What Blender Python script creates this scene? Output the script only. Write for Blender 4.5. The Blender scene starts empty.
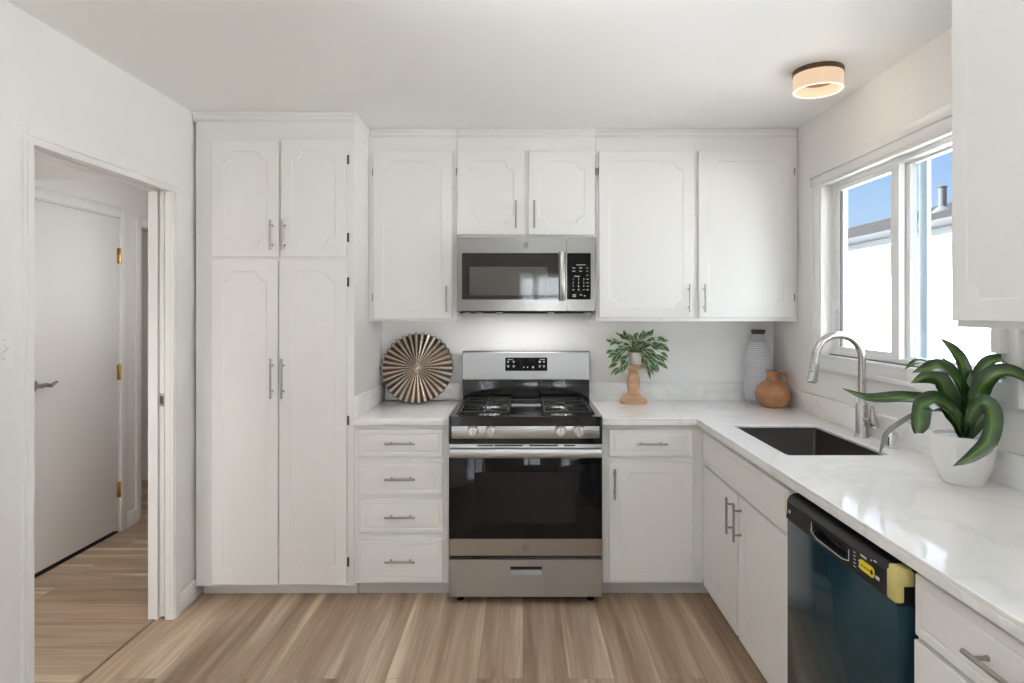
import bpy, bmesh, math, random
from mathutils import Vector, Matrix
from mathutils.geometry import tessellate_polygon

PI = math.pi
scn = bpy.context.scene
COL = scn.collection

# ------------------------------------------------------------------ camera
FPX, CX, CY, EYE = 620.0, 523.0, 309.5, 1.453
cam_d = bpy.data.cameras.new('camera')
cam_d.sensor_width = 36.0
cam_d.lens = 36.0 * FPX / 1024.0
cam_d.shift_x = -(CX - 512.0) / 1024.0
cam_d.shift_y = -(341.5 - CY) / 1024.0
cam_d.clip_start = 0.05
cam = bpy.data.objects.new('camera', cam_d)
cam.location = (0, 0, EYE)
cam.rotation_euler = (PI / 2, 0, 0)
COL.objects.link(cam)
scn.camera = cam

# ------------------------------------------------------------------ view, sky, sun, lamps
scn.view_settings.view_transform = 'Standard'
scn.view_settings.look = 'None'
scn.view_settings.exposure = 0.0
scn.view_settings.gamma = 1.0
scn.view_settings.use_curve_mapping = False
scn.cycles.max_bounces = 14
scn.cycles.diffuse_bounces = 8
scn.cycles.glossy_bounces = 6
scn.cycles.transparent_max_bounces = 16
scn.cycles.sample_clamp_indirect = 40.0
scn.cycles.use_denoising = True

world = bpy.data.worlds.new('sky')
scn.world = world
world.use_nodes = True
wt = world.node_tree
wt.nodes.clear()
w_out = wt.nodes.new('ShaderNodeOutputWorld')
w_bg = wt.nodes.new('ShaderNodeBackground')
w_tc = wt.nodes.new('ShaderNodeTexCoord')
w_sep = wt.nodes.new('ShaderNodeSeparateXYZ')
w_ramp = wt.nodes.new('ShaderNodeValToRGB')
wt.links.new(w_tc.outputs['Generated'], w_sep.inputs[0])
wt.links.new(w_sep.outputs['Z'], w_ramp.inputs[0])
wt.links.new(w_ramp.outputs[0], w_bg.inputs[0])
wt.links.new(w_bg.outputs[0], w_out.inputs[0])
cr = w_ramp.color_ramp
cr.elements[0].position = 0.05
cr.elements[0].color = (0.66, 0.83, 0.97, 1)
cr.elements[1].position = 0.22
cr.elements[1].color = (0.37, 0.60, 0.96, 1)
bright_upper_sky = cr.elements.new(0.42)      # upper sky, out of view, brightened to light counter and ceiling
bright_upper_sky.color = (4.2, 4.45, 4.8, 1)
w_bg.inputs[1].default_value = 1.0

def lamp(name, kind, loc, energy, color=(1, 1, 1), rot=(0, 0, 0), size=(1, 1), angle=0.0):
    d = bpy.data.lights.new(name, kind)
    d.energy = energy
    d.color = color
    if kind == 'AREA':
        d.shape = 'RECTANGLE'
        d.size, d.size_y = size
    if kind == 'SUN':
        d.angle = angle
    if kind == 'POINT':
        d.shadow_soft_size = size[0]
    o = bpy.data.objects.new(name, d)
    o.location = loc
    o.rotation_euler = rot
    COL.objects.link(o)
    return o

sun = lamp('sun', 'SUN', (0, 0, 12), 46.0, (1, 0.98, 0.955), angle=0.009)
sun.rotation_euler = Vector((0.72, -0.26, -0.66)).to_track_quat('-Z', 'Y').to_euler()
# added fill panels outside the dining openings behind the camera, standing in for daylight
lamp('dining_window_fill', 'AREA', (0.33, -3.62, 1.55), 9, (0.95, 0.98, 1.0), (PI / 2, 0, 0), (1.2, 1.5))
lamp('east_side_fill', 'AREA', (1.95, -1.5, 1.30), 28, (0.95, 0.98, 1.0), (PI / 2 + .95, 0, PI / 2), (2.3, 1.4))
lamp('west_side_fill', 'AREA', (-2.30, -1.5, 0.85), 16, (0.95, 0.98, 1.0), (PI / 2 + .95, 0, -PI / 2), (2.1, 2.0))
# added spot aimed at the ceiling to brighten it and the room
fl = lamp('ceiling_fill_spot', 'SPOT', (-0.05, 0.80, 1.88), 101, (0.965, 0.985, 1.0))
fl.data.spot_size = math.radians(125); fl.data.spot_blend = 1.0; fl.data.shadow_soft_size = 0.06
fl.rotation_euler = Vector((0.22, 0.34, 0.93)).to_track_quat('-Z', 'Y').to_euler()
# added fill lamp below the microwave, brightening the backsplash
lamp('under_microwave_fill', 'AREA', (0.02, 3.47, 1.4275), 1.5, (1, 0.98, 0.95), (0, 0, 0), (0.50, 0.08))
# added unseen fill lamps for the hall and the bedroom behind it
lamp('hall_side_fill', 'AREA', (-1.80, 3.75, 1.70), 3.2, (0.99, 0.99, 1.0), (PI / 2, 0, PI / 2), (0.25, 0.5))
lamp('hall_entry_fill', 'AREA', (-2.2, 1.1, 2.40), 24, (0.98, 0.99, 1.0), (0, 0, 0), (0.4, 0.4))
lamp('bedroom_fill', 'AREA', (-3.9, 4.2, 2.40), 5, (1, 0.97, 0.93), (0, 0, 0), (0.4, 0.4))

# ------------------------------------------------------------------ helpers: pixel measures to metres
def X(px, d): return (px - CX) * d / FPX
def Z(py, d): return EYE - (py - CY) * d / FPX
def P(px, py, d): return Vector((X(px, d), d, Z(py, d)))

# ------------------------------------------------------------------ helpers: materials
def nodes_of(name):
    m = bpy.data.materials.new(name)
    m.use_nodes = True
    nt = m.node_tree
    b = nt.nodes['Principled BSDF']
    return m, nt, b

def mat(name, color, rough=0.5, metal=0.0, bump=0.0, bscale=60.0, coat=0.0, spec=0.5, var=0.0, vscale=4.0, stretch=None):
    """A principled material with a little noise in colour (var) and relief (bump)."""
    m, nt, b = nodes_of(name)
    b.inputs['Base Color'].default_value = (*color, 1)
    b.inputs['Roughness'].default_value = rough
    b.inputs['Metallic'].default_value = metal
    b.inputs['Coat Weight'].default_value = coat
    b.inputs['Coat Roughness'].default_value = 0.05
    b.inputs['Specular IOR Level'].default_value = spec
    tc = nt.nodes.new('ShaderNodeTexCoord')
    src = tc.outputs['Object']
    if stretch:
        mp = nt.nodes.new('ShaderNodeMapping')
        mp.inputs['Scale'].default_value = stretch
        nt.links.new(src, mp.inputs[0])
        src = mp.outputs[0]
    if bump:
        n = nt.nodes.new('ShaderNodeTexNoise')
        n.inputs['Scale'].default_value = bscale
        n.inputs['Detail'].default_value = 3
        bp = nt.nodes.new('ShaderNodeBump')
        bp.inputs['Strength'].default_value = bump
        bp.inputs['Distance'].default_value = 0.002
        nt.links.new(src, n.inputs[0])
        nt.links.new(n.outputs[0], bp.inputs['Height'])
        nt.links.new(bp.outputs[0], b.inputs['Normal'])
    if var:
        n2 = nt.nodes.new('ShaderNodeTexNoise')
        n2.inputs['Scale'].default_value = vscale
        n2.inputs['Detail'].default_value = 4
        r = nt.nodes.new('ShaderNodeValToRGB')
        r.color_ramp.elements[0].position = 0.3
        r.color_ramp.elements[1].position = 0.7
        r.color_ramp.elements[0].color = (*[c * (1 - var) for c in color], 1)
        r.color_ramp.elements[1].color = (*[min(1, c * (1 + var)) for c in color], 1)
        nt.links.new(src, n2.inputs[0])
        nt.links.new(n2.outputs[0], r.inputs[0])
        nt.links.new(r.outputs[0], b.inputs['Base Color'])
    return m

def glow(name, color, strength, albedo=1.0):
    m, nt, b = nodes_of(name)
    b.inputs['Base Color'].default_value = (*[c * albedo for c in color], 1)
    b.inputs['Emission Color'].default_value = (*color, 1)
    b.inputs['Emission Strength'].default_value = strength
    return m

def glass_mat(name, tint=(0.95, 0.98, 1.0), refl=0.06):
    m = bpy.data.materials.new(name)
    m.use_nodes = True
    nt = m.node_tree
    nt.nodes.clear()
    out = nt.nodes.new('ShaderNodeOutputMaterial')
    tr = nt.nodes.new('ShaderNodeBsdfTransparent')
    gl = nt.nodes.new('ShaderNodeBsdfGlossy')
    mx = nt.nodes.new('ShaderNodeMixShader')
    lw = nt.nodes.new('ShaderNodeLayerWeight')
    lw.inputs['Blend'].default_value = 0.5
    pw = nt.nodes.new('ShaderNodeMath'); pw.operation = 'POWER'; pw.inputs[1].default_value = 5.0
    fr = nt.nodes.new('ShaderNodeMath'); fr.operation = 'MULTIPLY_ADD'; fr.inputs[1].default_value = 0.6; fr.inputs[2].default_value = 0.02
    nt.links.new(lw.outputs['Facing'], pw.inputs[0])
    nt.links.new(pw.outputs[0], fr.inputs[0])
    tr.inputs[0].default_value = (*tint, 1)
    gl.inputs['Roughness'].default_value = 0.0
    nt.links.new(fr.outputs[0], mx.inputs[0])
    nt.links.new(tr.outputs[0], mx.inputs[1])
    nt.links.new(gl.outputs[0], mx.inputs[2])
    nt.links.new(mx.outputs[0], out.inputs[0])
    return m

def plank_mat(name, along_y=True, tone=1.0):
    """Oak-look vinyl planks: brick cells for the boards, stretched noise for the grain."""
    m, nt, b = nodes_of(name)
    L = nt.links.new
    geo = nt.nodes.new('ShaderNodeNewGeometry')
    sep = nt.nodes.new('ShaderNodeSeparateXYZ')
    L(geo.outputs['Position'], sep.inputs[0])
    cmb = nt.nodes.new('ShaderNodeCombineXYZ')
    a, c = ('Y', 'X') if along_y else ('X', 'Y')
    L(sep.outputs[a], cmb.inputs['X'])
    L(sep.outputs[c], cmb.inputs['Y'])
    bk = nt.nodes.new('ShaderNodeTexBrick')
    bk.offset = 0.37
    bk.inputs['Color1'].default_value = (0, 0, 0, 1)
    bk.inputs['Color2'].default_value = (1, 1, 1, 1)
    bk.inputs['Mortar'].default_value = (0.5, 0.5, 0.5, 1)
    bk.inputs['Scale'].default_value = 1.0
    bk.inputs['Mortar Size'].default_value = 0.0009
    bk.inputs['Brick Width'].default_value = 1.22
    bk.inputs['Row Height'].default_value = 0.18
    L(cmb.outputs[0], bk.inputs['Vector'])
    # grain
    mp = nt.nodes.new('ShaderNodeMapping')
    mp.inputs['Scale'].default_value = (0.62, 11.0, 1)
    L(cmb.outputs[0], mp.inputs[0])
    mul = nt.nodes.new('ShaderNodeMath'); mul.operation = 'MULTIPLY'
    mul.inputs[1].default_value = 3.0
    L(bk.outputs['Color'], mul.inputs[0])
    n1 = nt.nodes.new('ShaderNodeTexNoise'); n1.noise_dimensions = '4D'
    n1.inputs['Scale'].default_value = 1.0
    n1.inputs['Detail'].default_value = 3.0
    n1.inputs['Roughness'].default_value = 0.5
    n1.inputs['Distortion'].default_value = 0.55
    L(mp.outputs[0], n1.inputs['Vector']); L(mul.outputs[0], n1.inputs['W'])
    r1 = nt.nodes.new('ShaderNodeValToRGB')
    e = r1.color_ramp.elements
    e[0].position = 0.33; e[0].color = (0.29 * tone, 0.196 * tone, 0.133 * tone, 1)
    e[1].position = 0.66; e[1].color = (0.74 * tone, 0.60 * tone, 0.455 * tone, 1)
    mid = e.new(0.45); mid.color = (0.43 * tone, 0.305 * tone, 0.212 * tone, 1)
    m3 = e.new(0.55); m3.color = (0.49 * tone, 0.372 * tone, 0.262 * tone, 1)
    L(n1.outputs[0], r1.inputs[0])
    mp2 = nt.nodes.new('ShaderNodeMapping')
    mp2.inputs['Scale'].default_value = (3.0, 90, 1)
    L(cmb.outputs[0], mp2.inputs[0])
    n2 = nt.nodes.new('ShaderNodeTexNoise'); n2.noise_dimensions = '4D'
    n2.inputs['Scale'].default_value = 1.0
    n2.inputs['Detail'].default_value = 4.0
    n2.inputs['Distortion'].default_value = 0.6
    L(mp2.outputs[0], n2.inputs['Vector']); L(mul.outputs[0], n2.inputs['W'])
    r2 = nt.nodes.new('ShaderNodeMapRange')
    r2.inputs['From Min'].default_value = 0.3
    r2.inputs['From Max'].default_value = 0.7
    r2.inputs['To Min'].default_value = 0.80
    r2.inputs['To Max'].default_value = 1.12
    L(n2.outputs[0], r2.inputs['Value'])
    r3 = nt.nodes.new('ShaderNodeMapRange')
    r3.inputs['To Min'].default_value = 0.90
    r3.inputs['To Max'].default_value = 1.08
    L(bk.outputs['Color'], r3.inputs['Value'])
    mm = nt.nodes.new('ShaderNodeMath'); mm.operation = 'MULTIPLY'
    L(r2.outputs[0], mm.inputs[0]); L(r3.outputs[0], mm.inputs[1])
    vm = nt.nodes.new('ShaderNodeVectorMath'); vm.operation = 'SCALE'
    L(r1.outputs[0], vm.inputs[0]); L(mm.outputs[0], vm.inputs['Scale'])
    mix = nt.nodes.new('ShaderNodeMix'); mix.data_type = 'RGBA'
    L(bk.outputs['Fac'], mix.inputs['Factor'])
    L(vm.outputs[0], mix.inputs['A'])
    mix.inputs['B'].default_value = (0.25, 0.17, 0.115, 1)
    L(mix.outputs['Result'], b.inputs['Base Color'])
    b.inputs['Roughness'].default_value = 0.42
    b.inputs['Specular IOR Level'].default_value = 0.35
    bp = nt.nodes.new('ShaderNodeBump')
    bp.inputs['Strength'].default_value = 0.12
    bp.inputs['Distance'].default_value = 0.001
    L(n2.outputs[0], bp.inputs['Height'])
    L(bp.outputs[0], b.inputs['Normal'])
    return m

def quartz_mat(name):
    m, nt, b = nodes_of(name)
    L = nt.links.new
    geo = nt.nodes.new('ShaderNodeNewGeometry')
    n = nt.nodes.new('ShaderNodeTexNoise')
    n.inputs['Scale'].default_value = 2.2
    n.inputs['Detail'].default_value = 8
    n.inputs['Distortion'].default_value = 1.4
    L(geo.outputs['Position'], n.inputs[0])
    r = nt.nodes.new('ShaderNodeValToRGB')
    e = r.color_ramp.elements
    e[0].position = 0.0; e[0].color = (0.87, 0.868, 0.862, 1)
    e[1].position = 1.0; e[1].color = (0.87, 0.868, 0.862, 1)
    for p, c in ((0.46, 0.87), (0.50, 0.80), (0.54, 0.87)):
        k = e.new(p); k.color = (c, c * 0.993, c * 0.98, 1)
    L(n.outputs[0], r.inputs[0])
    L(r.outputs[0], b.inputs['Base Color'])
    b.inputs['Roughness'].default_value = 0.07
    b.inputs['Specular IOR Level'].default_value = 1.0
    return m

def steel_mat(name, color=(0.42, 0.405, 0.39), rough=0.22, direction=(2, 2, 300)):
    """Brushed stainless: fine lines stretched along the brushing."""
    m, nt, b = nodes_of(name)
    L = nt.links.new
    b.inputs['Metallic'].default_value = 1.0
    tc = nt.nodes.new('ShaderNodeTexCoord')
    mp = nt.nodes.new('ShaderNodeMapping')
    mp.inputs['Scale'].default_value = direction
    L(tc.outputs['Object'], mp.inputs[0])
    n = nt.nodes.new('ShaderNodeTexNoise')
    n.inputs['Scale'].default_value = 1.0
    n.inputs['Detail'].default_value = 3
    L(mp.outputs[0], n.inputs[0])
    r = nt.nodes.new('ShaderNodeMapRange')
    r.inputs['To Min'].default_value = rough - 0.02
    r.inputs['To Max'].default_value = rough + 0.04
    L(n.outputs[0], r.inputs[0])
    L(r.outputs[0], b.inputs['Roughness'])
    b.inputs['Base Color'].default_value = (*color, 1)
    return m

def uv_ramp_mat(name, stops, rough=0.4, axis='X', spec=0.5, noise=0.0, transl=0.0):
    """Colour across a leaf (uv x) or along it (uv y)."""
    m, nt, b = nodes_of(name)
    L = nt.links.new
    uv = nt.nodes.new('ShaderNodeUVMap'); uv.uv_map = 'UVMap'
    sep = nt.nodes.new('ShaderNodeSeparateXYZ')
    L(uv.outputs[0], sep.inputs[0])
    r = nt.nodes.new('ShaderNodeValToRGB')
    e = r.color_ramp.elements
    e[0].position = stops[0][0]; e[0].color = (*stops[0][1], 1)
    e[1].position = stops[-1][0]; e[1].color = (*stops[-1][1], 1)
    for p, c in stops[1:-1]:
        k = e.new(p); k.color = (*c, 1)
    src = sep.outputs[axis]
    if noise:
        n = nt.nodes.new('ShaderNodeTexNoise')
        n.inputs['Scale'].default_value = 30
        tc = nt.nodes.new('ShaderNodeTexCoord')
        L(tc.outputs['Object'], n.inputs[0])
        mr = nt.nodes.new('ShaderNodeMapRange')
        mr.inputs['To Min'].default_value = -noise
        mr.inputs['To Max'].default_value = noise
        L(n.outputs[0], mr.inputs[0])
        ad = nt.nodes.new('ShaderNodeMath'); ad.operation = 'ADD'
        L(src, ad.inputs[0]); L(mr.outputs[0], ad.inputs[1])
        src = ad.outputs[0]
    L(src, r.inputs[0])
    L(r.outputs[0], b.inputs['Base Color'])
    b.inputs['Roughness'].default_value = rough
    b.inputs['Specular IOR Level'].default_value = spec
    return m

M = {}
M['wall'] = mat('wall_paint', (0.80, 0.785, 0.765), 0.55, bump=0.08, bscale=180)
M['greige'] = mat('greige_paint', (0.36, 0.335, 0.305), 0.6, bump=0.08, bscale=180)
M['splash'] = mat('backsplash_paint', (0.88, 0.872, 0.86), 0.4, bump=0.05, bscale=120)
M['ceiling'] = mat('ceiling_paint', (0.89, 0.885, 0.875), 0.6, bump=0.10, bscale=140)
M['cab'] = mat('cabinet_paint', (0.81, 0.80, 0.785), 0.34, bump=0.03, bscale=90)
M['trim'] = mat('trim_paint', (0.80, 0.79, 0.775), 0.35)
M['door'] = mat('door_paint', (0.80, 0.79, 0.775), 0.42, bump=0.03, bscale=60)
M['kick'] = mat('kick_shaded_paint', (0.62, 0.61, 0.59), 0.5)  # shadow of the recess put into the paint as a darker grey
M['floor'] = plank_mat('oak_planks', True)
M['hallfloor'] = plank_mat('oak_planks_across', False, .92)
M['quartz'] = quartz_mat('white_quartz')
M['steel'] = steel_mat('brushed_steel')
M['steel_h'] = steel_mat('brushed_steel_sheet', (0.345, 0.335, 0.32), 0.20, (3, 3, 260))
M['steel_low'] = steel_mat('brushed_steel_front', (0.53, 0.535, 0.54), 0.31, (3, 3, 260))
M['knob'] = mat('bright_knob_metal', (0.78, 0.77, 0.75), 0.32, 0.85)
M['nickel'] = mat('brushed_nickel', (0.40, 0.385, 0.365), 0.30, 1.0)
M['nickel2'] = mat('faucet_nickel', (0.56, 0.54, 0.52), 0.26, 1.0)
M['cap'] = mat('polished_cap', (0.82, 0.82, 0.81), 0.22, 0.8)
M['chrome'] = mat('chrome', (0.75, 0.75, 0.75), 0.08, 1.0)
M['sink'] = steel_mat('sink_steel', (0.20, 0.19, 0.18), 0.34, (80, 3, 3))
M['hinge'] = mat('grey_hinge', (0.30, 0.29, 0.28), 0.4, 0.6)
M['brass'] = mat('brass_hinge', (0.62, 0.43, 0.16), 0.25, 1.0)
M['iron'] = mat('dark_hinge', (0.10, 0.095, 0.09), 0.4, 0.8)
M['black'] = mat('black_enamel', (0.012, 0.012, 0.012), 0.16, coat=0.4)
M['blackglass'] = mat('black_glass', (0.008, 0.008, 0.008), 0.05, spec=0.3)
M['ovenwin'] = mat('oven_window_glass', (0.014, 0.013, 0.012), 0.08, spec=0.3)
M['micwin'] = mat('microwave_window_glass', (0.095, 0.09, 0.083), 0.05, spec=1.0)
M['micglass'] = mat('microwave_black_glass', (0.012, 0.012, 0.012), 0.04, spec=1.0)
M['castiron'] = mat('cast_iron', (0.018, 0.018, 0.018), 0.45, bump=0.2, bscale=400)
M['alu'] = mat('burner_aluminium', (0.88, 0.87, 0.85), 0.22, 1.0)
M['blackplastic'] = mat('black_plastic', (0.012, 0.012, 0.013), 0.34, spec=0.35)
M['darkslot'] = mat('dark_slot', (0.008, 0.008, 0.008), 0.6)
M['film'] = mat('teal_film_steel', (0.014, 0.042, 0.058), 0.12, metal=0.15, spec=0.38, var=0.18, vscale=2.5)
M['yellow'] = mat('yellow_foam', (0.62, 0.53, 0.20), 0.7, bump=0.3, bscale=300)
M['sticker'] = mat('yellow_sticker', (0.80, 0.62, 0.03), 0.5)
M['pale_tape'] = mat('pale_tape', (0.66, 0.63, 0.48), 0.6)
M['print'] = mat('light_print', (0.62, 0.62, 0.62), 0.5)
M['ink'] = mat('dark_print', (0.06, 0.05, 0.02), 0.5)
M['logo'] = mat('logo_grey', (0.30, 0.295, 0.285), 0.35, 0.6)
M['vinyl'] = mat('white_vinyl', (0.83, 0.83, 0.82), 0.35)
M['track'] = mat('dark_track', (0.10, 0.10, 0.10), 0.5)
M['skytint'] = mat('sky_tinted_frame', (0.55, 0.63, 0.70), 0.45)  # blue of reflected sky put into the frame's colour
M['glass'] = glass_mat('window_glass')
M['plate'] = mat('switch_plate', (0.82, 0.815, 0.80), 0.3)
M['bronze'] = mat('lamp_bronze', (0.16, 0.095, 0.055), 0.35, 0.7)
M['shade'] = glow('lamp_shade_lit', (0.97, 0.70, 0.48), 0.74, 0.25)
M['bulb'] = glow('lamp_rim_lit', (1.0, 0.88, 0.72), 1.2, 0.3)
M['terracotta'] = mat('terracotta_glaze', (0.40, 0.165, 0.06), 0.13, bump=0.15, bscale=16, coat=0.8, var=0.28, vscale=9)
M['wood'] = mat('turned_wood', (0.56, 0.34, 0.20), 0.5, var=0.25, vscale=9, stretch=(1, 1, 6))
M['whitepot'] = mat('white_pot', (0.80, 0.79, 0.77), 0.55, bump=0.3, bscale=120)
M['potband'] = mat('ceramic_pot', (0.80, 0.785, 0.76), 0.45, bump=0.25, bscale=160)
M['pebbles'] = mat('white_pebbles', (0.66, 0.66, 0.70), 0.6, bump=1.0, bscale=110, var=0.25, vscale=90)
M['soil'] = mat('soil', (0.06, 0.045, 0.03), 0.9, bump=0.8, bscale=200)
M['stem'] = mat('green_stem', (0.10, 0.16, 0.04), 0.5)
M['bigleaf'] = uv_ramp_mat('strap_leaf', [(0.0, (0.016, 0.042, 0.012)), (0.25, (0.034, 0.090, 0.018)), (0.44, (0.075, 0.165, 0.026)), (0.5, (0.14, 0.24, 0.045)), (0.56, (0.075, 0.165, 0.026)), (0.75, (0.036, 0.095, 0.018)), (1.0, (0.018, 0.045, 0.012))], 0.22, 'X', 0.8, 0.14)
M['greyleaf'] = mat('faded_leaf', (0.22, 0.22, 0.185), 0.45, var=0.25, vscale=20)
M['smallleaf'] = uv_ramp_mat('variegated_leaf', [(0.0, (0.58, 0.62, 0.46)), (0.13, (0.42, 0.50, 0.30)), (0.22, (0.06, 0.165, 0.05)), (0.5, (0.035, 0.115, 0.035)), (0.78, (0.06, 0.165, 0.05)), (0.87, (0.42, 0.50, 0.30)), (1.0, (0.58, 0.62, 0.46))], 0.4, 'X', 0.5, 0.06)
M['stucco'] = mat('neighbour_stucco', (0.84, 0.84, 0.83), 0.9)
M['fascia'] = mat('neighbour_fascia', (0.42, 0.43, 0.44), 0.7)
M['gutter'] = mat('neighbour_gutter', (0.055, 0.057, 0.06), 0.8, spec=0.1)
M['shingle'] = mat('neighbour_shingle', (0.018, 0.0165, 0.016), 0.95, spec=0.05, bump=0.5, bscale=40, var=0.3, vscale=12)
M['pipe'] = mat('vent_pipe_metal', (0.045, 0.046, 0.048), 0.6)
M['concrete'] = mat('concrete', (0.40, 0.39, 0.37), 0.9, var=0.1)
M['strip'] = mat('threshold_strip', (0.36, 0.25, 0.16), 0.4, var=0.2, vscale=12)
M['woodpanel'] = mat('pale_maple', (0.62, 0.47, 0.34), 0.5)

def bronze_plate_mat():
    m, nt, b = nodes_of('fold_shaded_bronze')
    L = nt.links.new
    tc = nt.nodes.new('ShaderNodeTexCoord')
    n = nt.nodes.new('ShaderNodeTexNoise')
    n.inputs['Scale'].default_value = 8
    n.inputs['Detail'].default_value = 6
    n.inputs['Distortion'].default_value = 0.5
    L(tc.outputs['Object'], n.inputs[0])
    r = nt.nodes.new('ShaderNodeValToRGB')
    e = r.color_ramp.elements
    e[0].position = 0.36; e[0].color = (0.50, 0.48, 0.46, 1)
    e[1].position = 0.64; e[1].color = (0.68, 0.63, 0.58, 1)
    k = e.new(0.48); k.color = (0.58, 0.47, 0.385, 1)
    L(n.outputs[0], r.inputs[0])
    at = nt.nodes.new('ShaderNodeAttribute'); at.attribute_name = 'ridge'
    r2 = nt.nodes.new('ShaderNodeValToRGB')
    r2.color_ramp.elements[0].position = 0.12; r2.color_ramp.elements[0].color = (0.26, 0.25, 0.24, 1)  # shading of the folds put into the colour: dark valleys, light ridges
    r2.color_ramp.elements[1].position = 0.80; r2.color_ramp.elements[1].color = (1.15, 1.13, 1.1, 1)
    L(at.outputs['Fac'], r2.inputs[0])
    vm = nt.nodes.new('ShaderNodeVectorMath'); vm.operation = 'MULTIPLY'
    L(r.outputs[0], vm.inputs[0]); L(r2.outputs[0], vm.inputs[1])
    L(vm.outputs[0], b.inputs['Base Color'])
    b.inputs['Metallic'].default_value = 0.75
    b.inputs['Roughness'].default_value = 0.27
    return m
M['shadedbronze'] = bronze_plate_mat()

def vase_mat():
    m, nt, b = nodes_of('grey_glaze_dots')
    L = nt.links.new
    at = nt.nodes.new('ShaderNodeAttribute'); at.attribute_name = 'dots'
    r = nt.nodes.new('ShaderNodeValToRGB')
    e = r.color_ramp.elements
    e[0].position = 0.12; e[0].color = (0.43, 0.425, 0.465, 1)
    e[1].position = 0.55; e[1].color = (0.80, 0.80, 0.84, 1)
    L(at.outputs['Fac'], r.inputs[0])
    L(r.outputs[0], b.inputs['Base Color'])
    b.inputs['Roughness'].default_value = 0.35
    return m
M['vase'] = vase_mat()
M['vasecap'] = mat('dark_rough_rim', (0.055, 0.04, 0.032), 0.8, bump=0.8, bscale=120)

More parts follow.
